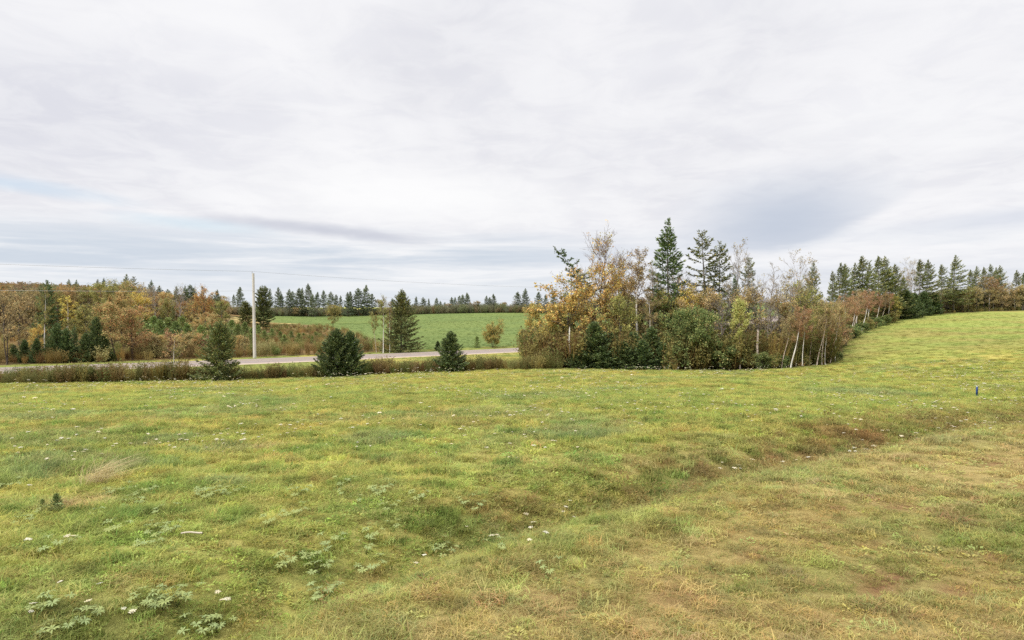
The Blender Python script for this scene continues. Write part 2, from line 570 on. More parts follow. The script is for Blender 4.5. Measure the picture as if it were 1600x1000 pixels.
def pal_pick(rng, n, pal, jitter=.18):
    """pal: list of (weight, linear colour)"""
    w = np.array([p[0] for p in pal], float)
    c = np.array([p[1] for p in pal], float)
    k = rng.choice(len(pal), n, p=w / w.sum())
    out = c[k] * (1 + rng.normal(0, jitter, (n, 1)))
    out = out * (1 + rng.normal(0, jitter * .3, (n, 3)))
    return np.clip(out, .004, .8)


# ------------------------------------------------------------------ materials


def new_mat(name):
    m = bpy.data.materials.new(name)
    m.use_nodes = True
    t = m.node_tree
    t.nodes.clear()
    return m, G(t), t.nodes.new('ShaderNodeOutputMaterial')


def leaf_material(name, trans=.3, rand=.25, gloss=.0, instancer=False):
    m, g, out = new_mat(name)
    at = g.n('ShaderNodeAttribute', attribute_name='lc')
    col = at.outputs['Color']
    if instancer:
        ti = g.n('ShaderNodeAttribute', attribute_name='tint', attribute_type='INSTANCER')
        col = g.mix(1.0, col, ti.outputs['Color'], 'MULTIPLY')
    else:
        oi = g.n('ShaderNodeObjectInfo')
        hs = g.n('ShaderNodeHueSaturation')
        hs.inputs['Hue'].default_value = .5
        g.put(hs.inputs['Hue'], g.m('ADD', .488, g.m('MULTIPLY', oi.outputs['Random'], .024)))
        g.put(hs.inputs['Value'], g.m('ADD', 1 - rand * .5, g.m('MULTIPLY', g.m('FRACT', g.m('MULTIPLY', oi.outputs['Random'], 7.13)), rand)))
        g.put(hs.inputs['Color'], col)
        col = hs.outputs[0]
    df = g.n('ShaderNodeBsdfDiffuse')
    tr = g.n('ShaderNodeBsdfTranslucent')
    g.put(df.inputs[0], col)
    g.put(tr.inputs[0], col)
    mx = g.n('ShaderNodeMixShader')
    mx.inputs[0].default_value = trans
    g.t.links.new(df.outputs[0], mx.inputs[1])
    g.t.links.new(tr.outputs[0], mx.inputs[2])
    last = mx.outputs[0]
    if gloss:
        gl = g.n('ShaderNodeBsdfGlossy')
        gl.inputs['Roughness'].default_value = .45
        gl.inputs['Color'].default_value = (.8, .8, .8, 1)
        m2 = g.n('ShaderNodeMixShader')
        m2.inputs[0].default_value = gloss
        g.t.links.new(last, m2.inputs[1])
        g.t.links.new(gl.outputs[0], m2.inputs[2])
        last = m2.outputs[0]
    g.t.links.new(last, out.inputs[0])
    return m


def bark_material(name, a, b, scale=6, bands=None):
    m, g, out = new_mat(name)
    tc = g.n('ShaderNodeTexCoord')
    mp = g.n('ShaderNodeMapping')
    mp.inputs['Scale'].default_value = (1, 1, .25) if bands is None else (.5, .5, 2.2)
    g.t.links.new(tc.outputs['Object'], mp.inputs[0])
    n = g.noise(mp.outputs[0], scale, 5, .65)
    col = g.mix(g.ss(n, .35, .65), a, b)
    if bands:
        n2 = g.noise(mp.outputs[0], scale * 1.4, 3, .6)
        col = g.mix(g.ss(n2, .60, .68), col, bands)
    bs = g.n('ShaderNodeBsdfPrincipled')
    g.put(bs.inputs['Base Color'], col)
    bs.inputs['Roughness'].default_value = .9
    bs.inputs['Specular IOR Level'].default_value = .15
    bm = g.n('ShaderNodeBump')
    bm.inputs['Strength'].default_value = .5
    bm.inputs['Distance'].default_value = .03
    g.put(bm.inputs['Height'], n)
    g.put(bs.inputs['Normal'], bm.outputs[0])
    g.t.links.new(bs.outputs[0], out.inputs[0])
    return m


M_NEEDLE = leaf_material('needles', .12, .35, .03)
M_LEAF = leaf_material('leaves', .32, .25)
M_GRASS = leaf_material('grass_blades', .42, instancer=True)
M_BARK = bark_material('grey_bark', (.11, .095, .08), (.22, .20, .18))
M_BARKD = bark_material('dark_bark', (.05, .038, .03), (.11, .085, .07))
M_TWIG = bark_material('pale_twigs', (.24, .21, .19), (.36, .33, .30))
M_BIRCH = bark_material('birch_bark', (.62, .58, .53), (.78, .74, .69), 5, (.10, .08, .07))
M_BIRCHR = bark_material('young_birch_bark', (.40, .30, .24), (.60, .52, .46), 5, (.12, .08, .06))


def ground_material():
    m, g, out = new_mat('soil_and_thatch')
    at = g.n('ShaderNodeAttribute', attribute_name='lc')
    tc = g.n('ShaderNodeTexCoord')
    n1 = g.noise(tc.outputs['Object'], 9, 6, .7)
    n2 = g.noise(tc.outputs['Object'], 70, 4, .7)
    n3 = g.noise(tc.outputs['Object'], .8, 5, .65)
    col = g.mix(g.m('MULTIPLY', g.ss(n1, .3, .7), .5), at.outputs['Color'], (.42, .36, .24), 'MULTIPLY')
    col = g.mix(g.ss(n2, .35, .7, 0, .45), col, (1.5, 1.45, 1.3), 'MULTIPLY')
    col = g.mix(g.ss(n3, .35, .65, 0, .35), col, (.75, .72, .62), 'MULTIPLY')
    bs = g.n('ShaderNodeBsdfPrincipled')
    g.put(bs.inputs['Base Color'], col)
    bs.inputs['Roughness'].default_value = 1
    bs.inputs['Specular IOR Level'].default_value = .05
    bm = g.n('ShaderNodeBump')
    bm.inputs['Strength'].default_value = .8
    bm.inputs['Distance'].default_value = .04
    g.put(bm.inputs['Height'], g.m('ADD', n1, n2))
    g.put(bs.inputs['Normal'], bm.outputs[0])
    g.t.links.new(bs.outputs[0], out.inputs[0])
    return m


def plain_material(name, a, b, scale, rough=.9, bump=.3, dist=.01):
    m, g, out = new_mat(name)
    tc = g.n('ShaderNodeTexCoord')
    n = g.noise(tc.outputs['Object'], scale, 6, .65)
    n2 = g.noise(tc.outputs['Object'], scale * .05, 4, .6)
    col = g.mix(g.ss(n, .3, .7), a, b)
    col = g.mix(g.ss(n2, .3, .7, 0, .4), col, tuple(x * .82 for x in a))
    bs = g.n('ShaderNodeBsdfPrincipled')
    g.put(bs.inputs['Base Color'], col)
    bs.inputs['Roughness'].default_value = rough
    bs.inputs['Specular IOR Level'].default_value = .25
    bm = g.n('ShaderNodeBump')
    bm.inputs['Strength'].default_value = bump
    bm.inputs['Distance'].default_value = dist
    g.put(bm.inputs['Height'], n)
    g.put(bs.inputs['Normal'], bm.outputs[0])
    g.t.links.new(bs.outputs[0], out.inputs[0])
    return m


# ------------------------------------------------------------------ scene object helpers


def tag(o, label=None, cat=None, group=None, kind=None):
    for k, v in (('label', label), ('category', cat), ('group', group), ('kind', kind)):
        if v:
            o[k] = v
    return o


def link(name, data, parent=None):
    o = bpy.data.objects.new(name, data)
    COL.objects.link(o)
    if parent:
        o.parent = parent
    return o


# ------------------------------------------------------------------ ground, road
def build_ground():
    n = 520
    t = np.linspace(-1, 1, n)
    b = math.asinh(320)
    xs = 9.5 * np.sinh(b * t)
    ys = 9.5 * np.sinh(b * t) + 6
    X, Y = np.meshgrid(xs, ys)
    Z = gz(X, Y)
    col, hgt, soil, lawn, out = zone(X, Y)
    col = mixc(col * .72, C_SOIL * .9, np.maximum(soil, .12 * (1 - out) * (np.hypot(X, Y) < 25)))
    far = smooth(np.hypot(X, Y), 60, 160)
    col = mixc(col, zone(X, Y)[0] * .85, far)
    V = np.stack([X, Y, Z], -1).reshape(-1, 3)
    i = np.arange(n * n).reshape(n, n)
    q = np.stack([i[:-1, :-1], i[:-1, 1:], i[1:, 1:], i[1:, :-1]], -1).reshape(-1, 4)
    me = make_mesh('ground', V, q, colors=col.reshape(-1, 3), mats=(ground_material(),), smooth_=True)
    tag(link('ground', me), 'gently sloping grassy ground with fields and hillside', 'ground', kind='structure')


build_ground()


def build_road():
    S = np.linspace(-300, 420, 361)
    Z = np.interp(S, _RS, _RZ)

    def strip(t0, t1, dz0, dz1, nx, name, mat, parent=None):
        T = np.linspace(t0, t1, nx)
        X = ROAD_A[0] + ROAD_E[0] * S[:, None] + ROAD_N[0] * T[None]
        Y = ROAD_A[1] + ROAD_E[1] * S[:, None] + ROAD_N[1] * T[None]
        k = (T - t0) / (t1 - t0)
        ZZ = Z[:, None] + (dz0 + (dz1 - dz0) * k)[None]
        if nx > 3:
            ZZ = ZZ + .07 * (1 - (2 * k - 1) ** 2)[None]
        V = np.stack([X, Y, ZZ], -1).reshape(-1, 3)
        i = np.arange(len(S) * nx).reshape(len(S), nx)
        q = np.stack([i[:-1, :-1], i[1:, :-1], i[1:, 1:], i[:-1, 1:]], -1).reshape(-1, 4)
        return link(name, make_mesh(name, V, q, mats=(mat,), smooth_=True), parent)
    asph = plain_material('worn_asphalt', (.225, .183, .162), (.29, .242, .216), 40, .9, .3)
    grav = plain_material('red_gravel', (.36, .28, .23), (.46, .38, .31), 30, 1, .6, .03)
    r = strip(-3.4, 3.4, 0, 0, 9, 'road', asph)
    tag(r, 'two-lane country road with pale worn asphalt crossing behind the meadow', 'road', kind='structure')
    strip(-4.6, -3.4, -.10, 0, 3, 'gravel_shoulder', grav, r)
    strip(3.4, 4.6, 0, -.10, 3, 'gravel_shoulder', grav, r)
    yel = plain_material('faded_yellow_paint', (.42, .33, .10), (.38, .32, .2), 20)
    strip(-.16, -.05, .074, .074, 2, 'centre_line', yel, r)
    strip(.05, .16, .074, .074, 2, 'centre_line', yel, r)


build_road()

# ------------------------------------------------------------------ scattering (only for what nobody could count)


def proto_collection(name, meshes):
    c = bpy.data.collections.new(name)
    for i, me in enumerate(meshes):
        c.objects.link(bpy.data.objects.new('%s_%02d' % (name, i), me))
    return c


def scatter(name, pts, rot, scl, tint, idx, coll, label, cat):
    n = len(pts)
    me = bpy.data.meshes.new(name)
    me.vertices.add(n)
    me.vertices.foreach_set('co', np.asarray(pts, np.float32).ravel())
    for an, ty, v, key in (('rot', 'FLOAT_VECTOR', rot, 'vector'), ('scl', 'FLOAT_VECTOR', scl, 'vector'), ('tint', 'FLOAT_COLOR', np.c_[tint, np.ones(n)], 'color'), ('idx', 'INT', idx, 'value')):
        a = me.attributes.new(an, ty, 'POINT')
        a.data.foreach_set(key, np.ascontiguousarray(v, np.int32 if ty == 'INT' else np.float32).ravel())
    o = link(name, me)
    ng = bpy.data.node_groups.new(name + '_nodes', 'GeometryNodeTree')
    ng.interface.new_socket('Geometry', in_out='INPUT', socket_type='NodeSocketGeometry')
    ng.interface.new_socket('Geometry', in_out='OUTPUT', socket_type='NodeSocketGeometry')
    gi, go = ng.nodes.new('NodeGroupInput'), ng.nodes.new('NodeGroupOutput')
    ci = ng.nodes.new('GeometryNodeCollectionInfo')
    ci.inputs['Collection'].default_value = coll
    ci.inputs['Separate Children'].default_value = True
    ci.inputs['Reset Children'].default_value = True
    ip = ng.nodes.new('GeometryNodeInstanceOnPoints')
    ip.inputs['Pick Instance'].default_value = True

    def attr(an, ty):
        nd = ng.nodes.new('GeometryNodeInputNamedAttribute')
        nd.data_type = ty
        nd.inputs['Name'].default_value = an
        return nd.outputs['Attribute']
    er = ng.nodes.new('FunctionNodeEulerToRotation')
    ng.links.new(attr('rot', 'FLOAT_VECTOR'), er.inputs[0])
    ng.links.new(er.outputs[0], ip.inputs['Rotation'])
    ng.links.new(attr('scl', 'FLOAT_VECTOR'), ip.inputs['Scale'])
    ng.links.new(attr('idx', 'INT'), ip.inputs['Instance Index'])
    ng.links.new(gi.outputs[0], ip.inputs['Points'])
    ng.links.new(ci.outputs[0], ip.inputs['Instance'])
    ng.links.new(ip.outputs[0], go.inputs[0])
    md = o.modifiers.new('scatter', 'NODES')
    md.node_group = ng
    tag(o, label, cat, kind='stuff')
    return o


def blade_tuft(seed, n, rad, h, w, lean, curl=.5, pal=None, seedhead=0):
    rng = np.random.default_rng(seed)
    a, r = rng.uniform(0, 2 * np.pi, n), rad * np.sqrt(rng.uniform(0, 1, n))
    p = np.c_[r * np.cos(a), r * np.sin(a), np.full(n, -.01)]
    hh = h * rng.uniform(.45, 1.15, n)
    th = rng.uniform(0, 2 * np.pi, n)
    ld = np.c_[np.cos(th), np.sin(th), np.zeros(n)] * (lean * rng.uniform(.2, 1.3, n))[:, None] + np.array([lean * .12, 0, 0])
    up = np.array([0, 0, 1.])
    side = np.c_[-np.sin(th), np.cos(th), np.zeros(n)]
    ww = (w * rng.uniform(.7, 1.3, n))[:, None]
    m1 = p + (up + ld * .5) * hh[:, None] * .5
    tip = p + (up * (1 - curl * .35) + ld * (1 + curl)) * hh[:, None]
    v = np.stack([p - side * ww * .5, p + side * ww * .5, m1 + side * ww * .42, m1 - side * ww * .42, tip], 1).reshape(-1, 3)
    b = np.arange(n)[:, None] * 5
    q = b + np.array([[0, 1, 2, 3]])
    t = b + np.array([[3, 2, 4]])
    c = pal_pick(rng, n, pal or [(5, np.array((1., 1, 1))), (2, np.array((1.35, 1.12, 1.15))), (2, np.array((.72, .92, .75))), (1, np.array((1.6, 1.3, 1.5)))], .26)
    return make_mesh('grass_tuft', v, q, t, colors=np.clip(np.repeat(c, 5, 0), .02, 2), mats=(M_GRASS,))


def forb(seed, n, rad, h, ln, wd, pal=None):
    """low broad-leaved weed"""
    rng = np.random.default_rng(seed)
    a, r = rng.uniform(0, 2 * np.pi, n), rad * np.sqrt(rng.uniform(0, 1, n))
    p = np.c_[r * np.cos(a), r * np.sin(a), rng.uniform(0, h, n)]
    d = np.c_[np.cos(a), np.sin(a), rng.uniform(-.1, .8, n)] + rng.normal(0, .4, (n, 3))
    nr = np.array([0, 0, 1.]) + rng.normal(0, .35, (n, 3))
    c = pal_pick(rng, n, pal or [(4, np.array((1., 1, 1))), (1, np.array((1.25, 1.1, .9)))], .16)
    return leaf_mesh('weed', p, d, nr, ln * rng.uniform(.6, 1.3, n), wd * rng.uniform(.7, 1.3, n), np.clip(c, .02, 2), M_GRASS, .15)


def wedge(rng, n, r0, r1, half=50, power=1.0, az0=0.0):
    """random ground points ahead, density falling with distance"""
    u = rng.uniform(0, 1, n)
    if power == 0:
        r = r0 * (r1 / r0) ** u
    else:
        r = (r0 ** power + u * (r1 ** power - r0 ** power)) ** (1 / power)
    a = R_(az0) + rng.uniform(-R_(half), R_(half), n)
    return r * np.sin(a), r * np.cos(a), r


def build_grass():
    rng = np.random.default_rng(11)
    short = [blade_tuft(100 + i, 75, .11, .040, .0042, .75, .8) for i in range(6)]
    longg = [blade_tuft(120 + i, 80, .13, .098, .0056, .8, .8) for i in range(6)]
    weeds = [forb(140 + i, 30, .08, .05, .038, .018) for i in range(5)]
    stems = [forb(160 + i, 46, .07, .20, .035, .013, [(3, np.array((1., 1, 1))), (2, np.array((1.2, .85, .7)))]) for i in range(4)]
    coll = proto_collection('grass_tuft', short + longg + weeds + stems)      # 0-5, 6-11, 12-16, 17-20
    X, Y, D = [], [], []
    for n, r0, r1, pw in ((15000, 1.6, 9, 1.3), (24000, 8, 30, 1.15), (30000, 28, 72, 1.0)):
        x, y, r = wedge(rng, n, r0, r1, 52, pw)
        X.append(x), Y.append(y), D.append(r)
    x, y, r = wedge(rng, 24000, 68, 175, 20, 1.0, 33)
    X.append(x), Y.append(y), D.append(r)
    # turf beside and behind the viewpoint
    n = 7000
    x, y = rng.uniform(-10, 10, n), rng.uniform(-4, 6, n)
    k = np.abs(np.arctan2(x, y)) > R_(51)
    X.append(x[k]), Y.append(y[k]), D.append(np.maximum(np.hypot(x[k], y[k]), 3.0))
    # roadside verge
    n = 7000
    s, t = rng.uniform(-30, 100, n), rng.uniform(-26, 8.5, n)
    k = np.abs(t) > 4.7
    X.append((ROAD_A[0] + ROAD_E[0] * s + ROAD_N[0] * t)[k]), Y.append((ROAD_A[1] + ROAD_E[1] * s + ROAD_N[1] * t)[k])
    D.append(np.hypot(X[-1], Y[-1]))
    # green crop beyond the road
    n = 26000
    x = rng.uniform(-95, 60, n)
    y = 105 + (rng.uniform(0, 1, n) ** 1.6) * 205
    df, sf, _ = dist_line(x, y, FIELD_L)
    s, t = road_st(x, y)
    k = (sf < 0) & (df > 1.0) & (t > 8) & (y < 310)
    X.append(x[k]), Y.append(y[k]), D.append(np.hypot(x[k], y[k]))
    x, y, d = np.concatenate(X), np.concatenate(Y), np.concatenate(D)
    s, t = road_st(x, y)
    col, hgt, soil, lawn, out = zone(x, y)
    de, se, _ = dist_line(x, y, EDGE)
    inwood = (se > 0) & (de > .5) & (x > 6) & (t < -4)
    keep = (rng.uniform(0, 1, len(x)) > soil * .88) & (np.abs(t) > 4.65) & ~inwood
    x, y, d, col, hgt, lawn, out = [v[keep] for v in (x, y, d, col, hgt, lawn, out)]
    n = len(x)
    z = gz(x, y)
    isl = rng.uniform(0, 1, n) < np.clip(1.1 - hgt + .15 * lawn, .02, .98)
    idx = np.where(isl, rng.integers(0, 6, n), rng.integers(6, 12, n))
    patch = fbm(x, y, 1.3, 3, 88)
    wd = (rng.uniform(0, 1, n) < .04 + (.20 + .25 * (1 - lawn) * smooth(16 - d, 0, 6)) * smooth(patch, .50, .66)) & (d < 40)
    idx = np.where(wd, rng.integers(12, 17, n), idx)
    dit, side, par = dist_line(x, y, DITCH)
    st = (rng.uniform(0, 1, n) < .12 * np.exp(-(dit / (.5 + .06 * d)) ** 2)) & (d < 45)
    idx = np.where(st, rng.integers(17, 21, n), idx)
    big = np.clip(d / 8.5, .62, 3.6)
    sc = rng.uniform(.7, 1.25, n)
    sxy = sc * big ** .75
    sz = sc * np.clip(hgt, .5, 1.6) * np.clip(big, .62, 2.0) ** .42 * np.where(d > 66, .5, 1.0)
    sz = np.where(out > .5, np.minimum(sz, 1.5), sz)
    sz = np.where(wd, sz * .8, sz)
    rot = np.c_[rng.normal(0, .10, n), rng.normal(0.10, .10, n), rng.uniform(0, 6.283, n)]
    vary = np.where((out > .5) & (y > 100), .10, .36)
    tint = col * (1 + rng.uniform(-1, 1, n) * vary)[:, None] * (1 + rng.normal(0, .07, (n, 3)))
    tint = np.where(wd[:, None], tint * np.array([.88, 1.0, .9]), tint)
    tint = np.where(st[:, None], mixc(tint, C_BROWN, np.full(n, .55)), tint)
    scatter('meadow_grass', np.c_[x, y, z], rot, np.c_[sxy, sxy, sz], np.clip(tint, .01, .9), idx, coll, 'tufted autumn grass and low weeds covering the lawn, meadow and fields', 'grass')


build_grass()
#@@OBJECTS
# ------------------------------------------------------------------ tree generators
SP_DARK = [(4, lin(58, 74, 50)), (3, lin(70, 86, 54)), (1, lin(92, 100, 62)), (1, lin(46, 62, 48))]
SP_OLIVE = [(4, lin(72, 82, 52)), (3, lin(88, 94, 60)), (1, lin(112, 106, 70)), (1, lin(58, 70, 46))]
SP_LIGHT = [(4, lin(86, 100, 62)), (3, lin(100, 112, 68)), (1, lin(74, 90, 58))]
SP_HAZE = [(4, lin(76, 88, 74)), (3, lin(90, 98, 80)), (1, lin(66, 78, 68))]  # far spruces: distance haze is mixed into the needle colours
P_ORANGE = [(4, lin(184, 132, 62)), (3, lin(166, 112, 58)), (2, lin(188, 150, 72)), (4, lin(138, 118, 64))]
P_SALMON = [(3, lin(180, 136, 86)), (3, lin(164, 132, 78)), (4, lin(140, 128, 74)), (1, lin(190, 126, 80))]
P_GOLD = [(4, lin(190, 150, 56)), (2, lin(206, 164, 52)), (2, lin(150, 132, 56))]
P_OLIVE = [(4, lin(132, 124, 62)), (3, lin(150, 136, 68)), (2, lin(112, 112, 58)), (1, lin(166, 134, 66))]
P_BROWN = [(4, lin(146, 122, 82)), (3, lin(158, 132, 84)), (2, lin(130, 112, 78)), (1, lin(174, 132, 76))]
P_RUST = [(4, lin(152, 108, 76)), (3, lin(138, 102, 76)), (2, lin(166, 118, 76)), (2, lin(140, 118, 78))]
P_GREEN = [(5, lin(94, 106, 58)), (3, lin(112, 120, 64)), (2, lin(78, 90, 50)), (2, lin(140, 130, 70))]
P_YGREEN = [(4, lin(156, 152, 76)), (3, lin(138, 138, 68)), (2, lin(168, 152, 80))]
P_MIXED = [(3, lin(112, 118, 58)), (3, lin(146, 126, 62)), (2, lin(128, 92, 54)), (1, lin(96, 104, 54))]


def soften(c, gain, grey):
    lum = c @ np.array([.3, .6, .1])
    return np.clip((c * (1 - grey) + np.stack([lum * 1.03, lum, lum * .9], -1) * grey) * gain, .01, .8)


def cone(t):
    return max(0, 1 - t) ** .82 * (.55 + .45 * min(1, t * 5 + .35))


def spruce(name, seed, H, R, cb=.06, prof=cone, step=.30, nb=6, wind=0.0, gap=.08, pal=SP_DARK, dens=1.0, q=(.22, .085), dead=0, elev=(-12, 58), bark=None, bend=None, k3=3, twig=1.0):
    rng = np.random.default_rng(seed)
    w = Wood()
    m = 14
    tt = np.linspace(0, 1, m)
    ph = rng.uniform(0, 6.28, 2)
    cx = .012 * H * np.sin(tt * 5 + ph[0]) * tt + wind * .05 * H * tt ** 2
    cy = .010 * H * np.sin(tt * 4 + ph[1]) * tt
    if bend is not None:
        cx = cx + np.interp(tt, bend[0], bend[1]) * H
    tp = np.c_[cx, cy, tt * H]
    w.sweep(tp, .012 * H * (1 - tt) ** .9 + .006 + .006 * H * np.exp(-tt * 25), 7)

    def at(h):
        t = h / H
        return np.array([np.interp(t, tt, cx), np.interp(t, tt, cy), h])
    Pp, Dd, Nn, Ll, Ww = [], [], [], [], []
    h = cb * H
    while h < H * .992:
        t = min(1.0, max(0.0, (h / H - cb) / (1 - cb)))
        a0 = rng.uniform(0, 6.28)
        n = nb if t < .9 else 4
        for b in range(n):
            if rng.uniform() < gap:
                continue
            az_ = a0 + b * 6.283 / n + rng.normal(0, .25)
            L = max(.012 * H, R * prof(t) * rng.uniform(.66, 1.18) * (1 + wind * math.cos(az_)))
            e = R_(elev[0] + (elev[1] - elev[0]) * t ** 1.6 + rng.normal(0, 7))
            dh = np.array([math.cos(az_), math.sin(az_), 0])
            ss_ = np.linspace(0, 1, 6)
            org = at(h + rng.uniform(-.5, .5) * step * .6)
            bp = org + dh * (L * math.cos(e) * ss_)[:, None]
            bp[:, 2] += L * (math.sin(e) * ss_ - .16 * ss_ * (1 - ss_) + .20 * ss_ ** 2.5)
            bp[:, 0] += wind * .3 * L * ss_ ** 2
            w.segs(bp[:-1], bp[1:], (.004 + .012 * L * .6) * (1 - ss_[:-1]) + .004, (.004 + .012 * L * .6) * (1 - ss_[1:]) + .003)
            nt = max(3, int(L / .115 * dens))
            sv = np.linspace(.14, 1, nt) + rng.normal(0, .02, nt)
            sv = np.clip(sv, .08, 1)
            pos = np.stack([np.interp(sv, ss_, bp[:, i]) for i in range(3)], 1)
            bd = unit(bp[-1] - bp[0] + 1e-6)
            sd_ = unit(np.cross(bd, np.array([0, 0, 1.])))
            for sgn in (-1, 1):
                ll = (.34 * L * (1 - sv) + .10 * min(1.0, .25 + (1 - t) * 5) + .05 * rng.uniform(0, 1, nt)) * rng.uniform(.7, 1.2, nt) * twig
                ang = .95 - .55 * sv
                td = bd * np.cos(ang)[:, None] + sd_ * (sgn * np.sin(ang))[:, None] + rng.normal(0, .16, (nt, 3)) + np.array([0, 0, -.10])
                td = unit(td)
                for k in range(k3):
                    f = (k + rng.uniform(0, .6, nt)) / k3
                    Pp.append(pos + td * (ll * f)[:, None] + rng.normal(0, .02, (nt, 3)))
                    Dd.append(td + rng.normal(0, .28, (nt, 3)))
                    Nn.append(np.array([0, 0, .75]) + rng.normal(0, .6, (nt, 3)))
                    tip = .40 + .60 * min(1.0, (1 - t) * 5)
                    Ll.append(q[0] * tip * rng.uniform(.7, 1.25, nt))
                    Ww.append(q[1] * tip * rng.uniform(.75, 1.25, nt))
        h += step * (1 - .45 * t) * rng.uniform(.85, 1.15)
    top = at(H)
    nt = 14
    Pp.append(top + np.c_[rng.normal(0, .02, (nt, 2)), -rng.uniform(.0, .06 * H, nt)])
    Dd.append(np.c_[rng.normal(0, .35, (nt, 2)), np.full(nt, 1.)])
    Nn.append(rng.normal(0, 1, (nt, 3)))
    Ll.append(np.full(nt, q[0] * .6))
    Ww.append(np.full(nt, q[1] * .5))
    for i in range(dead):
        h = rng.uniform(.12, max(.14, cb + .18)) * H
        az_ = rng.uniform(0, 6.28)
        L = R * rng.uniform(.35, .8)
        dh = np.array([math.cos(az_), math.sin(az_), rng.uniform(-.3, .15)])
        o = at(h)
        w.segs([o, o + dh * L * .5], [o + dh * L * .5, o + dh * L + np.array([0, 0, -.05])], [.02, .013], [.013, .004])
        for j in range(5):
            p = o + dh * L * rng.uniform(.3, 1)
            w.segs([p], [p + unit(dh + rng.normal(0, .7, 3)) * L * rng.uniform(.15, .35)], [.008], [.003])
    pos, d, nn = np.concatenate(Pp), np.concatenate(Dd), np.concatenate(Nn)
    ln, wd = np.concatenate(Ll), np.concatenate(Ww)
    c = soften(pal_pick(rng, len(pos), pal, .16), 2.1, .06) * np.array([1.06, 1.0, .80])
    return dict(name=name, H=H, trunk=w.mesh(name + '_trunk', bark or M_BARK), crown=leaf_mesh(name + '_crown', pos, d, nn, ln, wd, c, M_NEEDLE, .1))


def perp(rng, d, ang):
    """directions turned away from d by about ang"""
    r = rng.normal(0, 1, d.shape)
    r = unit(r - d * (r * d).sum(-1, keepdims=True))
    return unit(d * np.cos(ang)[:, None] + r * np.sin(ang)[:, None])


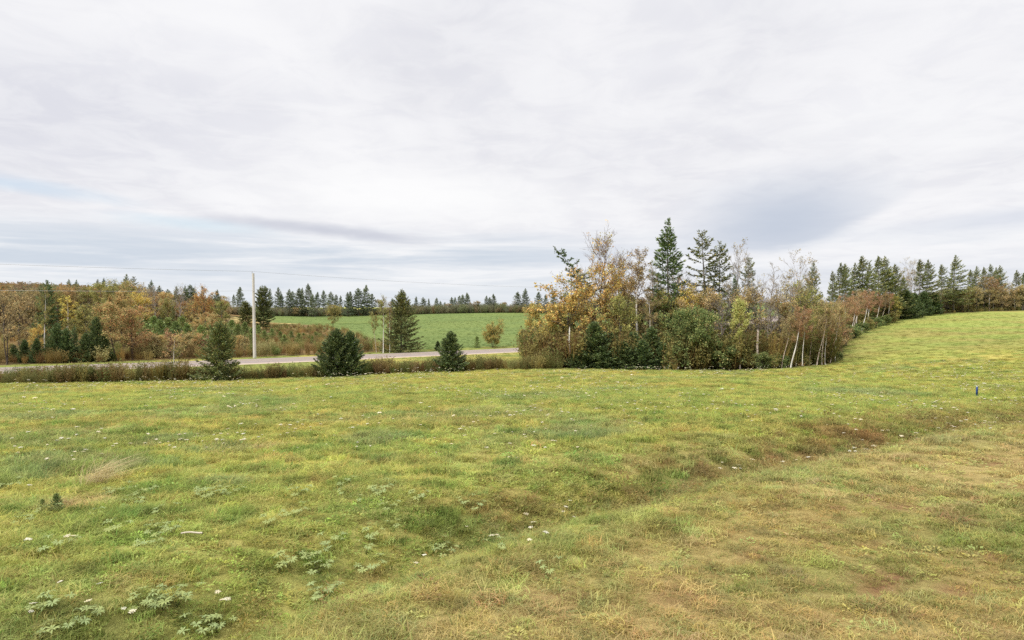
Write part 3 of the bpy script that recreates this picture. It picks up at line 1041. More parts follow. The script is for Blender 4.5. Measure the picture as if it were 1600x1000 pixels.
def broadleaf(name, seed, H, R, cb=.3, stems=1, n1=22, n2=6, n3=5, leaves=5200, leaf=(.15, .10), pal=P_OLIVE, bare_top=0.0, up=.75, bark=None, tr=.014, wob=.03, lean=(0, 0), spread=.0, dome=.55, twigbark=None, clump=7, curl=.25, crook=0.0, low=0.0):
    rng = np.random.default_rng(seed)
    w = Wood()
    w2 = Wood() if twigbark else w
    O1, D1, L1, B1 = [], [], [], []
    for s in range(stems):
        m = 12
        tt = np.linspace(0, 1, m)
        ph = rng.uniform(0, 6.28, 4)
        a = rng.uniform(0, 6.28)
        sp = spread * (rng.uniform(.5, 1.1) if stems > 1 else 1)
        hh = H * (1 if s == 0 else rng.uniform(.72, 1))
        cx = lean[0] * H * tt ** 1.2 + sp * math.cos(a) * hh * tt + wob * H * np.sin(tt * 6 + ph[0]) * tt + crook * H * np.sin(tt * 11 + ph[2]) * tt
        cy = lean[1] * H * tt ** 1.2 + sp * math.sin(a) * hh * tt + wob * H * np.sin(tt * 5 + ph[1]) * tt
        cx, cy = cx - cx[0] + (rng.normal(0, .02 * H) if s else 0), cy - cy[0] + (rng.normal(0, .02 * H) if s else 0)
        tp = np.c_[cx, cy, tt * hh * .94]
        r0 = tr * H * (1 if stems == 1 else .75)
        w.sweep(tp, r0 * (1 - tt * .9) ** 1.1 + r0 * .35 * np.exp(-tt * 22), 7)
        k = max(3, n1 // stems)
        for i in range(k):
            t = cb + (1 - cb) * ((i + rng.uniform(0, 1)) / k) ** .9
            o = np.array([np.interp(t, tt, tp[:, j]) for j in range(3)])
            u_ = (t - cb) / (1 - cb)
            pr = math.sqrt(max(.05, 1 - ((u_ - (1 - dome)) / max(dome, 1 - dome)) ** 2)) * (1 - .35 * u_)
            az_ = i * 2.4 + s * 1.3 + rng.normal(0, .4)
            e = up * (.55 + .6 * u_) + rng.normal(0, .12)
            O1.append(o)
            D1.append([math.cos(az_) * math.cos(e), math.sin(az_) * math.cos(e), math.sin(e)])
            L1.append(R * pr * rng.uniform(.7, 1.15) / max(.45, math.cos(e)) * .9)
            B1.append(r0 * (1 - .8 * t) * .55)
    O1, D1, L1, B1 = np.array(O1), unit(np.array(D1)), np.array(L1), np.array(B1)

    def grow(O, D, L, B, segn, bendup):
        pts = [O]
        d = D.copy()
        for k in range(segn):
            d = unit(d + rng.normal(0, .16, d.shape) + np.array([0, 0, bendup]))
            pts.append(pts[-1] + d * (L / segn)[:, None])
            w2.segs(pts[-2], pts[-1], B * (1 - k / segn * .8), B * (1 - (k + 1) / segn * .8) + .001)
        return np.stack(pts, 1)

    def child(P, L, B, n, s0, ang, lf, bf):
        m, sg = P.shape[0], P.shape[1] - 1
        i = np.repeat(np.arange(m), n)
        s = rng.uniform(s0, 1, m * n) * sg
        k = np.minimum(s.astype(int), sg - 1)
        f = (s - k)[:, None]
        o = P[i, k] * (1 - f) + P[i, k + 1] * f
        d = unit(P[i, k + 1] - P[i, k])
        d = perp(rng, d, np.abs(rng.normal(ang, .2, m * n)))
        d = unit(d + np.array([0, 0, .12]))
        return o, d, L[i] * lf * rng.uniform(.6, 1.2, m * n) * (1.15 - .5 * s / sg), np.maximum(B[i] * bf, .003)
    P1 = grow(O1, D1, L1, B1, 5, .07 * up)
    o, d, l, b = child(P1, L1, B1, n2, .22, .75, .46, .5)
    P2 = grow(o, d, l, b, 3, .06)
    o3, d3, l3, b3 = child(P2, l, b, n3, .2, .75, .5, .55)
    P3 = grow(o3, d3, l3, b3, 2, curl * .1)
    tw = dict(name=name, H=H, trunk=w.mesh(name + '_trunk', bark or M_BARK))
    if twigbark:
        tw['branches'] = w2.mesh(name + '_branches', twigbark)
    if leaves:
        nc = max(1, leaves // clump)
        m = len(P3)
        zt = P3[:, 1, 2] / H
        pw = np.ones(m)
        if bare_top:
            pw = 1 - smooth(zt, 1 - bare_top - .22, 1 - bare_top + .1) * .95
        pw = pw * rng.gamma(1.1, 1, m)
        i = rng.choice(m, nc, p=pw / pw.sum())
        f = rng.uniform(0, 2, nc)
        k = np.minimum(f.astype(int), 1)
        f = (f - k)[:, None]
        c = P3[i, k] * (1 - f) + P3[i, k + 1] * f
        cc = soften(pal_pick(rng, nc, pal, .12), 1.52, .22) * np.array([.94, 1.03, .95])
        pos = np.repeat(c, clump, 0) + rng.normal(0, leaf[0] * .9, (nc * clump, 3))
        n = len(pos)
        dirs = rng.normal(0, 1, (n, 3)) + np.array([0, 0, -.35])
        nr = rng.normal(0, .8, (n, 3)) + np.array([0, 0, .5])
        cols = np.repeat(cc, clump, 0) * (1 + rng.normal(0, .14, (n, 1)))
        tw['crown'] = leaf_mesh(name + '_crown', pos, dirs, nr, leaf[0] * rng.uniform(.6, 1.3, n), leaf[1] * rng.uniform(.6, 1.3, n), np.clip(cols, .01, .8), M_LEAF, .12)
    return tw


# ------------------------------------------------------------------ tree kinds
M_RTWIG = bark_material('reddish_twigs', (.13, .085, .065), (.22, .155, .125))
K = {}
for i in range(4):
    K['young%d' % i] = spruce('young_spruce', 200 + i, 4.0, 1.55, .02, step=.21, nb=10, gap=.05, dens=1.5, elev=(6, 60), q=(.17, .07), pal=SP_DARK, prof=lambda t: max(0, 1 - t) ** .78 * min(1, .82 + t * 1.6), dead=6)
for i in range(4):
    K['tall%d' % i] = spruce('tall_spruce', 210 + i, 12.0, 2.6, .16, step=.44, nb=6, gap=.24, dens=.8, q=(.32, .11), pal=SP_OLIVE if i % 2 else SP_DARK, dead=14)
for i in range(4):
    K['thin%d' % i] = spruce('thin_spruce', 220 + i, 12.0, 2.1, .42, step=.55, nb=5, gap=.30, dens=.8, q=(.30, .11), pal=SP_OLIVE, dead=34, prof=lambda t: max(0, 1 - t) ** .6 * .9)
for i in range(5):
    K['flag%d' % i] = spruce('windswept_spruce', 230 + i, 11.0, 2.4, .14 + .035 * i, step=.46, nb=6, gap=.22, wind=.42, dens=.75, q=(.32, .11), pal=SP_OLIVE, dead=30)
for i in range(5):
    K['far%d' % i] = spruce('distant_spruce', 240 + i, 10.0, 2.3 + .4 * (i % 3), .06 + .05 * i, step=.48, nb=6, gap=.15, dens=.6, q=(.46, .18), pal=SP_HAZE, dead=8, k3=2)
for i in range(3):
    K['seed%d' % i] = spruce('sapling_spruce', 250 + i, 2.6, 1.0, .03, step=.24, nb=7, gap=.05, dens=.9, q=(.19, .08), pal=SP_LIGHT, elev=(5, 62))
K['skirt'] = spruce('ragged_spruce', 261, 4.6, 1.95, .03, step=.21, nb=9, gap=.10, dens=1.5, q=(.17, .065), pal=SP_OLIVE, elev=(-4, 60),
                    prof=lambda t: 1.0 if t < .10 else (.42 if t < .17 else .80 * max(0, 1 - (t - .17) / .83) ** .62))
K['twin'] = spruce('broad_spruce', 262, 4.2, 2.15, .02, step=.19, nb=11, gap=.04, dens=1.6, q=(.17, .07), pal=SP_DARK, elev=(8, 58), prof=lambda t: max(0, 1 - t) ** .92 * min(1, .9 + t * 1.2))
K['big'] = spruce('broad_old_spruce', 263, 9.6, 3.5, .05, step=.30, nb=7, gap=.10, dens=1.0, q=(.26, .10), pal=SP_OLIVE, elev=(-10, 58), prof=lambda t: max(0, 1 - t) ** .8)
K['pine'] = spruce('dense_pine', 264, 10, 2.7, .10, step=.42, nb=7, gap=.12, dens=.9, q=(.34, .15), pal=SP_OLIVE, elev=(-5, 45), prof=lambda t: max(0, 1 - t) ** .55 * (.5 + .5 * min(1, t * 4)))
K['bent'] = spruce('bent_spruce', 265, 11.5, 1.7, .62, step=.42, nb=4, gap=.25, dens=1.0, q=(.22, .12), pal=SP_DARK, elev=(-10, 35), prof=lambda t: .80 * (1 - t * .75), bend=([0, .45, .7, .88, 1], [0, -.02, -.10, -.22, -.34]), dead=8, twig=.7)
for i in range(3):
    K['maple%d' % i] = broadleaf('orange_maple', 300 + i, 8.5, 3.1, .22, n1=28, n2=7, n3=5, leaves=5200, leaf=(.17, .13), pal=(P_ORANGE, P_GOLD, P_ORANGE + P_OLIVE)[i], bare_top=.10)
for i in range(3):
    K['salmon%d' % i] = broadleaf('salmon_maple', 310 + i, 7.5, 2.6, .28, stems=1 + i % 2, n1=24, n2=6, n3=5, leaves=5600, leaf=(.18, .13), pal=P_SALMON, spread=.16, bark=M_BARKD)
for i in range(2):
    K['rusty%d' % i] = broadleaf('thinning_beech', 320 + i, 12, 3.3, .25, n1=34, n2=7, n3=6, leaves=8400, leaf=(.17, .12), pal=P_ORANGE if i == 0 else P_BROWN, bare_top=.20, up=.95, bark=M_BARK, twigbark=M_RTWIG)
for i in range(3):
    K['birch%d' % i] = broadleaf('white_birch', 330 + i, 11.5, 2.0, .45, n1=26, n2=6, n3=5, leaves=3400, leaf=(.13, .10), pal=(P_OLIVE, P_BROWN, P_GOLD)[i], bare_top=.08, up=.8, bark=M_BIRCH, tr=.013, wob=.012, twigbark=M_RTWIG)
for i in range(4):
    K['lean%d' % i] = broadleaf('leaning_birch', 340 + i, 6.0, 1.5, .56, n1=20, n2=6, n3=6, leaves=2700, leaf=(.10, .075), pal=(P_RUST, P_BROWN, P_RUST, P_OLIVE)[i], up=.85, bark=M_BIRCHR if i in (1, 3) else M_BIRCH, tr=.0105, wob=.022, twigbark=M_RTWIG, lean=(.14, -.02), dome=.4, stems=1 + (i == 0), spread=.1)
for i in range(3):
    K['bare%d' % i] = broadleaf('bare_tree', 350 + i, 9.0, 2.3, .30, n1=24, n2=7, n3=6, leaves=420, leaf=(.12, .09), pal=P_BROWN, up=1.0, bark=M_TWIG, tr=.013, wob=.02)
for i in range(4):
    K['olive%d' % i] = broadleaf('olive_tree_crown', 360 + i, 8.0, 2.6, .22, n1=24, n2=6, n3=5, leaves=6000, leaf=(.17, .12), pal=(P_OLIVE, P_BROWN, P_OLIVE, P_MIXED)[i], bare_top=.05)
K['ygreen'] = broadleaf('yellow_green_birch', 370, 6.2, 1.35, .52, n1=20, n2=6, n3=5, leaves=3600, leaf=(.13, .10), pal=P_YGREEN, bark=M_BIRCHR, twigbark=M_RTWIG, tr=.010, wob=.01, dome=.5)
K['bush'] = broadleaf('green_bush', 371, 5.4, 2.9, .04, stems=9, n1=60, n2=7, n3=5, leaves=17000, leaf=(.16, .11), pal=P_GREEN, spread=.30, bark=M_BARKD, tr=.010, up=.55)
K['round'] = broadleaf('round_bush', 372, 3.2, 1.9, .12, stems=8, n1=56, n2=7, n3=6, leaves=15000, leaf=(.12, .09), pal=P_OLIVE[:3] + [(5, lin(170, 128, 58))], spread=.42, tr=.010, up=.8)
for i in range(4):
    K['shrub%d' % i] = broadleaf('brown_shrub', 380 + i, 3.2, 1.3, .12, stems=6, n1=34, n2=6, n3=5, leaves=3400, leaf=(.12, .085), pal=(P_RUST, P_OLIVE, P_BROWN, P_MIXED)[i], spread=.22, tr=.009, up=.9)
for i in range(2):
    K['lowgreen%d' % i] = broadleaf('low_green_shrub', 386 + i, 1.8, 1.25, .05, stems=7, n1=34, n2=6, n3=5, leaves=4200, leaf=(.12, .09), pal=(P_GREEN, P_MIXED)[i], spread=.35, tr=.010, up=.6)
K['dead'] = broadleaf('dead_tree', 390, 9.5, 1.3, .35, n1=26, n2=5, n3=4, leaves=0, up=.55, bark=M_TWIG, tr=.012, wob=.02, crook=.025)
K['swept'] = broadleaf('wind_bent_tree', 391, 10.0, 2.0, .40, n1=30, n2=7, n3=6, leaves=1500, leaf=(.12, .09), pal=P_BROWN, up=1.1, bark=M_TWIG, lean=(.12, 0), stems=3, spread=.08)
K['small'] = broadleaf('small_bare_birch', 392, 3.6, 1.2, .12, n1=24, n2=5, n3=5, leaves=420, leaf=(.09, .06), pal=P_SALMON, up=.75, bark=M_BIRCH, twigbark=M_RTWIG, tr=.011, wob=.01)
K['fork'] = broadleaf('forked_tree', 395, 8.6, 2.6, .30, stems=2, n1=30, n2=7, n3=6, leaves=2600, leaf=(.13, .10), pal=P_BROWN, up=.9, bark=M_BARKD, tr=.013, spread=.10)
K['crowntop'] = broadleaf('flat_topped_tree', 393, 5.2, 1.9, .58, n1=20, n2=7, n3=6, leaves=4200, leaf=(.13, .10), pal=P_OLIVE, up=.7, bark=M_BARKD, tr=.012, dome=.4)
K['edge'] = broadleaf('gold_edge_tree', 394, 5.6, 2.0, .15, n1=26, n2=7, n3=5, leaves=6000, leaf=(.14, .10), pal=P_GOLD + P_OLIVE, tr=.010)


def place(kind, px, D, top=None, H=None, name='spruce_tree', label=None, cat='tree', group=None, sx=1.0, rz=None, seed=[0], sink=.06, lean=0.0):
    k = K[kind]
    seed[0] += 1
    x, y = (px - 800) / F * D, D
    z = gz1(x, y)
    if H is None:
        H = (HZ - top) / F * D + EYE - z
    s = H / k['H']
    o = link(name, None)
    o.location = (x, y, z - sink)
    if rz is None:
        rz = (seed[0] * 2.399) % 6.283
    o.rotation_euler = (0, lean, rz)
    o.scale = (s * sx, s * sx, s)
    link('trunk', k['trunk'], o)
    for part in ('branches', 'crown'):
        if part in k:
            link(part, k[part], o)
    tag(o, label, cat, group)
    return o


ORD = ['first', 'second', 'third', 'fourth', 'fifth', 'sixth', 'seventh', 'eighth', 'ninth', 'tenth', 'eleventh', 'twelfth', 'thirteenth', 'fourteenth', 'fifteenth', 'sixteenth', 'seventeenth', 'eighteenth', 'nineteenth']
TENS = {2: 'twent', 3: 'thirt', 4: 'fort', 5: 'fift'}


def ordinal(i):
    """1 -> leftmost, 2 -> second ... words"""
    if i < 20:
        return ORD[i - 1]
    t, u = divmod(i, 10)
    return TENS[t] + ('ieth' if u == 0 else 'y-' + ORD[u - 1])


def row(items, name, fmt, group, cat='tree', **kw):
    """items (kind, px, D, top[, sx]) -> things labelled by their order from the left"""
    items = sorted(items, key=lambda i: i[1])
    for n, it in enumerate(items):
        place(it[0], it[1], it[2], it[3], name=name, label=fmt.format(ordinal(n + 1)), cat=cat, group=group, sx=it[4] if len(it) > 4 else 1.0, **kw)


# ------------------------------------------------------------------ trees beside the road, near side
place('skirt', 343, 53.5, 503, name='spruce_tree', label='ragged young spruce with a wide skirt, in front of the road near the pole', sx=1.0, rz=.4)
place('twin', 525, 57, 513, name='spruce_tree', label='broad bushy dark green spruce in the weed strip, widest of those before the road', sx=.98)
place('young3', 547, 57.4, 517, name='spruce_tree', label='slightly lower spruce grown into the right side of the broad bushy spruce', sx=1.0)
place('young1', 704, 59, 517, name='spruce_tree', label='small pointed spruce in the weed strip with the green field behind it', sx=1.12)
place('small', 272, 57.5, 521, name='birch_tree', label='small nearly bare white-stemmed birch between the weed strip and the road', cat='tree')

# ------------------------------------------------------------------ across the road, by the green field
place('big', 627, 100, 452, name='spruce_tree', label='tall broad spruce right behind the road, beside the white birches', sx=1.0, rz=2.0)
place('birch0', 599, 97.5, 459, name='birch_tree', label='tallest white birch just left of the tall broad spruce', sx=.62)
place('birch1', 609, 98.5, 468, name='birch_tree', label='second white birch, standing closest to the tall broad spruce', sx=.55)
place('lean3', 588, 97.5, 492, name='birch_tree', label='short birch leaning away from the two white birches', sx=.8, rz=math.pi)
place('crowntop', 521, 128, 483, name='tree', label='round-topped olive tree rising behind the broad bushy spruce', sx=.95)
place('young2', 684, 103.5, 532, name='spruce_tree', label='tiny spruce at the field edge behind the small pointed spruce')
place('seed0', 745, 110, 525, name='spruce_tree', label='tiny dark spruce beside the round golden bush')
place('round', 770, 111, 513, name='bush', label='round golden olive bush on the field side of the road', cat='bush', sx=1.05)
place('pine', 411, 150, 447, name='spruce_tree', label='large dense dark conifer just right of the utility pole', sx=1.05)
place('pine', 384, 158, 470, name='spruce_tree', label='lower dark conifer just left of the utility pole', sx=1.25)

# ------------------------------------------------------------------ far row above the green field
FAR = [(375, 448, 300, 1.2), (365, 460, 305, .9), (422, 451, 272, .8), (435, 449, 275, .8), (439, 458, 272, .85), (452, 452, 270, 1.0), (457, 455, 274, .9), (467, 450, 272, .95), (472, 449.5, 280, .7), (482, 443.5, 272, .95), (488, 459, 270, .8), (496, 456, 285, 1.0), (505.6, 453.6, 288, 1.0), (517, 456, 282, 1.25),
       (525, 460, 290, .8), (532, 462, 292, .8), (543, 457, 280, 1.0), (547, 455.6, 285, .95), (560, 450, 286, 1.15), (572, 445, 288, .95), (581, 459, 290, 1.1), (613, 466, 300, .8), (638, 468, 302, .9), (650, 463, 302, .85), (661, 464.5, 304, 1.5), (670, 466, 302, .7), (682, 465, 302, 1.1), (688, 470, 304, 1.0),
       (695, 472, 303, 1.1), (706, 464, 303, .9), (711, 464, 306, .9), (718, 462, 304, .95), (723, 460, 303, .9), (730, 457, 303, 1.15), (760, 462, 304, 1.0), (765, 464, 306, .9), (771, 459, 303, 1.1), (809, 456, 303, 1.35), (821, 451, 304, 1.0), (842, 456, 303, 1.1), (853, 460, 306, 1.1), (866, 455, 303, 1.1)]
row([('far%d' % ((i * 3 + i // 5) % 5), px, D, top, w) for i, (px, top, D, w) in enumerate(FAR)], 'spruce_tree', 'grey-green spruce, {} from the left in the far row above the green field', 'spruces of the far row')
FARB = [(348, 462, 296), (357, 464, 296), (446, 478, 268), (462, 480, 268), (492, 477, 270), (510, 478, 276), (592, 468, 292), (602, 470, 296), (676, 478, 300), (700, 474, 300), (715, 472, 299), (736, 474, 300), (745, 470, 301), (752, 476, 300), (778, 476, 300), (788, 472, 301), (797, 476, 300), (803, 471, 302), (832, 474, 301), (850, 474, 301)]
row([('bare%d' % (i % 3) if i % 3 else 'olive1', px, D, top, 1.5) for i, (px, top, D) in enumerate(FARB)], 'leafless_tree', 'low brownish-grey leafless tree, {} from the left along the far edge of the field', 'leafless trees of the far row')

# ------------------------------------------------------------------ woods across the road, left
place('fork', 12, 73.5, 457, name='tree', label='dark forked tree with thin brown leaves at the left end of the roadside wood', sx=1.0)
place('olive1', 30, 82, 458, name='tree', label='brown-leaved tree behind the dark forked tree at the wood edge', sx=.9)
place('birch0', 70, 78, 446, name='birch_tree', label='pale straight-stemmed birch rising in front of the dark pine in the left wood', sx=.7)
place('tall0', 72, 88, 437, name='pine_tree', label='dark green pine behind the pale birch in the left wood', sx=1.15)
place('maple1', 58, 80, 503, name='tree', label='small golden-yellow tree at the foot of the pale birch', sx=.8)
place('birch2', 105, 92, 460, name='birch_tree', label='wide yellow-olive birch with a pale forked stem in the left wood', sx=1.3)
place('olive0', 134, 90, 478, name='tree', label='low yellow-olive tree beside the wide yellow birch', sx=1.15)
row([('young0', 22, 77, 538, 1.0), ('young1', 38, 76.5, 530, .9), ('young2', 57, 76, 528, .85), ('tall1', 74, 77, 520, .9), ('young3', 88, 77, 505, .8), ('young0', 104, 77, 512, .85), ('tall2', 117, 78, 508, .95), ('young2', 133, 77.5, 520, .9), ('young3', 150, 78.5, 496, .7), ('young1', 163, 79, 522, .9)],
    'spruce_tree', 'dark green young spruce, {} from the left in the shaded front of the roadside wood', 'dark spruces at the front of the wood')
place('salmon0', 182, 80, 476, name='maple_tree', label='salmon-orange maple with dark stem, nearest the dark spruces', sx=1.05)
place('salmon1', 207, 81.5, 482, name='maple_tree', label='salmon-orange maple with two dark stems leaning over the road', sx=1.0)
place('salmon2', 196, 90, 458, name='maple_tree', label='taller orange maple behind the two salmon maples', sx=.85)
place('maple0', 320, 128, 447, name='maple_tree', label='wide bright orange maple high in the wood left of the utility pole', sx=1.05)
place('maple2', 298, 132, 470, name='maple_tree', label='low orange maple at the left foot of the wide bright orange maple', sx=1.1)
place('salmon1', 332, 105, 490, name='maple_tree', label='brown-orange tree above the ragged young spruce', sx=1.15)
place('salmon2', 303, 104, 500, name='maple_tree', label='loose salmon-leaved tree in the middle of the young spruce thicket', sx=1.1)
place('bare1', 222, 120, 446, name='bare_tree', label='whitish bare tree leaning left, leftmost of three above the thicket', sx=.95)
place('bare2', 242, 122, 448, name='bare_tree', label='whitish bare tree with two stems, middle of three above the thicket', sx=.9)
place('bare0', 282, 122, 449, name='bare_tree', label='fan-shaped bare tree, rightmost of three above the thicket', sx=1.1)
WB = [(152, 436, 150, 'tall1'), (163, 435, 150, 'tall2'), (107, 436, 175, 'tall3'), (120, 437, 172, 'tall0'), (197, 428, 160, 'tall1'), (208, 432, 165, 'thin0'), (237, 438, 165, 'tall2'), (249, 447, 168, 'far1'), (262, 452, 170, 'far2'), (276, 447, 172, 'tall3'), (289, 446, 172, 'tall0'), (297, 445, 175, 'far4'), (303, 450, 176, 'far0'), (339, 453, 190, 'far3'), (142, 452, 130, 'tall3'), (257, 470, 128, 'tall0'), (270, 478, 120, 'tall1')]
row([(k, px, D, t, 1.0) for px, t, D, k in WB], 'spruce_tree', 'dark spruce top, {} from the left along the skyline of the left wood', 'spruces on the skyline of the left wood')
WO = [(5, 455, 110, 'olive1'), (48, 452, 120, 'olive1'), (90, 455, 118, 'olive0'), (122, 452, 125, 'bare1'), (140, 448, 120, 'olive3'), (158, 442, 112, 'olive2'), (178, 440, 116, 'olive0'), (190, 444, 125, 'olive3'), (200, 440, 140, 'olive1'), (215, 452, 112, 'maple1'), (228, 450, 135, 'olive1'), (248, 458, 132, 'salmon0'), (262, 466, 124, 'olive0'), (345, 470, 125, 'olive2'), (358, 480, 140, 'olive1')]
row([(k, px, D, t, 1.05) for px, t, D, k in WO], 'tree', 'olive-brown autumn tree, {} from the left in the middle of the left wood', 'autumn trees inside the left wood')
TH = [(218, 497, 104), (228, 492, 112), (240, 494, 106), (250, 500, 100), (262, 496, 110), (274, 502, 102), (284, 494, 112), (292, 506, 100), (314, 508, 100), (325, 502, 108), (340, 505, 104), (352, 508, 106), (362, 500, 118), (372, 506, 112), (383, 503, 122), (394, 512, 112), (404, 508, 124), (413, 516, 114), (425, 513, 122), (438, 517, 118), (444, 522, 108), (455, 517, 120), (467, 520, 114), (474, 520, 120), (488, 524, 116), (493, 518, 124)]
row([('seed%d' % (i % 3), px, D, t, 1.15) for i, (px, t, D) in enumerate(TH)], 'spruce_tree', 'bright green young spruce, {} from the left in the thicket behind the road', 'young spruces of the thicket')
RS = [(216, 524, 84), (230, 520, 85), (244, 526, 85), (256, 524, 86), (268, 520, 87), (280, 524, 86), (292, 522, 88), (304, 522, 88), (318, 528, 89), (372, 524, 93), (384, 528, 92)]
row([('salmon%d' % (i % 3) if i % 2 else 'shrub%d' % (i % 4), px, D, t, 1.1) for i, (px, t, D) in enumerate(RS)], 'shrub', 'rust-leaved shrub, {} from the left on the far verge of the road', 'rust shrubs on the far verge', cat='shrub')

# ------------------------------------------------------------------ grove in the middle
g_ = 'grove trees'
place('tall0', 1045, 70, 341, name='spruce_tree', label='tallest spruce of all, rising above the middle of the grove', sx=.98)
place('thin0', 1100, 72, 361, name='spruce_tree', label='second tallest grove spruce, thin with a bare lower stem', sx=1.1)
place('thin1', 1123, 73, 378, name='spruce_tree', label='sparse spruce with upswept side branches next to the second tallest', sx=1.05)
place('thin2', 1169, 74, 402, name='spruce_tree', label='short narrow spruce top between the bare tree and the dead crooked tree', sx=.85)
place('tall2', 1147, 72, 430, name='spruce_tree', label='small dark spruce tip tucked under the leafless grove tree', sx=.7)
place('bent', 928, 70, 386, name='spruce_tree', label='bent spruce with clumpy foliage leaning out over the orange leaves', rz=0)
place('maple0', 888, 66.5, 424, name='maple_tree', label='spreading orange-leaved maple at the left side of the grove', sx=1.25)
place('maple2', 925, 65, 470, name='maple_tree', label='lower bright orange maple in front of the thinning tree', sx=1.1)
place('rusty0', 940, 69, 378, name='beech_tree', label='tall thinning tree with orange lower leaves and bare top', sx=.92)
place('birch1', 996, 67, 381, name='birch_tree', label='tall white-stemmed birch with thin brown leaves in the grove', sx=1.0)
place('birch1', 1015, 66, 452, name='birch_tree', label='thin white-stemmed birch just right of the tall birch', sx=.9)
place('rusty1', 968, 72, 400, name='tree', label='grey twiggy tree between the thinning tree and the tall birch', sx=.8)
place('edge', 834, 74, 478, name='tree', label='gold-leaved small tree at the left tip of the grove over the road', sx=.8)
place('edge', 868, 66, 486, name='tree', label='olive-gold bushy tree under the spreading orange maple', sx=1.0)
place('shrub3', 862, 64.5, 520, name='shrub', label='green and gold-brown shrub at the left foot of the grove', cat='shrub', sx=1.2)
place('olive2', 970, 66, 462, name='tree', label='olive-leaved tree behind the dark young spruces', sx=.9)
place('maple1', 1083, 68, 440, name='maple_tree', label='golden-orange tree above the big green bush', sx=.8)
place('olive3', 1040, 68, 452, name='tree', label='mixed green and brown tree left of the golden-orange tree', sx=.75)
row([('young0', 898, 62.3, 545, 1.5), ('young1', 929, 62.8, 502, 1.2), ('young3', 955, 63.5, 520, 1.2), ('young2', 974, 62.2, 533, 1.5), ('young0', 1003, 62.3, 530, 1.35), ('young1', 1018, 64, 510, 1.1), ('young2', 990, 64, 518, 1.2), ('young3', 913, 62.2, 535, 1.35), ('young2', 943, 62.1, 540, 1.4), ('young1', 1036, 63, 535, 1.2)],
    'spruce_tree', 'dark young spruce, {} from the left at the front foot of the grove', 'dark young spruces at the foot of the grove')
place('bush', 1076, 63.5, 482, name='bush', label='large rounded green leafy bush at the front of the grove', cat='bush', sx=.9)
place('lowgreen0', 1128, 63, 540, name='shrub', label='low green shrub at the right foot of the large green bush', cat='shrub', sx=1.2)
place('lowgreen1', 1046, 62.5, 548, name='shrub', label='low mixed shrub at the left foot of the large green bush', cat='shrub', sx=.9)
place('ygreen', 1156, 62.8, 471, name='birch_tree', label='slim yellow-green birch with a thin straight stem', sx=1.0)
place('bare1', 1151, 73, 388, name='bare_tree', label='leafless pale tree between two grove spruces', sx=.8)
place('dead', 1205, 70, 400, name='dead_tree', label='crooked dead bare tree rising alone in the grove', sx=1.0)
place('swept', 1232, 72, 402, name='tree', label='thin-leaved wind-bent tree beside the crooked dead tree', sx=1.0, rz=0)
place('tall1', 1270, 78, 409, name='spruce_tree', label='dark conical spruce standing alone above the rust birches', sx=.85)
place('bare2', 1128, 66, 470, name='bare_tree', label='pale leafless tangle right of the large green bush', sx=1.2)
place('bare0', 1187, 68, 440, name='bare_tree', label='grey leafless tree left of the crooked dead tree', sx=1.1)
GR = [('olive1', 1105, 67, 452), ('olive0', 1120, 69, 462), ('olive1', 1168, 68, 450), ('bare1', 1200, 67, 470), ('olive1', 1218, 69, 462), ('bare0', 1238, 71, 450), ('olive0', 1256, 70, 455), ('olive1', 1282, 74, 470), ('olive2', 1250, 76, 440), ('bare2', 1296, 76, 472), ('olive3', 1300, 82, 470), ('rusty1', 1060, 72, 430), ('bare0', 1020, 70, 420), ('olive2', 905, 70, 450), ('olive0', 948, 76, 450), ('olive3', 985, 77, 458), ('bare1', 1068, 74, 440), ('bare2', 1140, 70, 445), ('bare1', 1215, 75, 440), ('bare2', 1180, 75, 452), ('bare0', 1262, 76, 452), ('olive1', 1030, 78, 455), ('olive0', 1098, 80, 462), ('bare2', 1278, 70, 492), ('shrub1', 986, 69, 478), ('olive2', 1002, 74, 470)]
row([(k, px, D, t, .95) for k, px, D, t in GR], 'tree', 'brown-leaved tree, {} from the left among the inner trees of the grove', 'inner trees of the grove')
LB = [('lean0', 1235, 62.6, 484), ('lean1', 1221, 63.0, 500), ('lean2', 1254, 63.1, 490), ('lean1', 1276, 64.0, 486), ('lean3', 1284, 64.6, 480), ('lean2', 1289, 65.2, 496), ('lean3', 1244, 64, 500), ('lean1', 1297, 66.2, 484), ('lean2', 1305, 68, 482), ('lean3', 1265, 64.4, 498)]
row([(k, px, D, t, .95) for k, px, D, t in LB], 'birch_tree', 'slim pale-stemmed leaning birch, {} from the left at the right corner of the grove', 'leaning birches at the grove corner', rz=0)
LS = [('shrub0', 1196, 66.5, 535), ('shrub2', 1210, 67, 540), ('shrub0', 1228, 69, 525), ('shrub2', 1262, 69, 535), ('shrub3', 1300, 71.5, 535), ('shrub2', 1308, 72, 520), ('shrub0', 1303, 76, 505), ('shrub2', 1172, 65, 530), ('shrub3', 1184, 64, 545)]
row([(k, px, D, t, 1.15) for k, px, D, t in LS], 'shrub', 'brown twiggy shrub, {} from the left under the leaning birches', 'brown shrubs under the birches', cat='shrub')
LG = [('lowgreen0', 1188, 63, 552), ('lowgreen1', 1206, 63.2, 556), ('lowgreen0', 1222, 63.5, 556), ('lowgreen1', 1258, 64, 556), ('lowgreen1', 1276, 65, 556), ('lowgreen0', 1308, 69, 550)]
row([(k, px, D, t, 1.1) for k, px, D, t in LG], 'shrub', 'low green shrub, {} from the left along the foot of the leaning birches', 'low shrubs at the grove corner', cat='shrub')

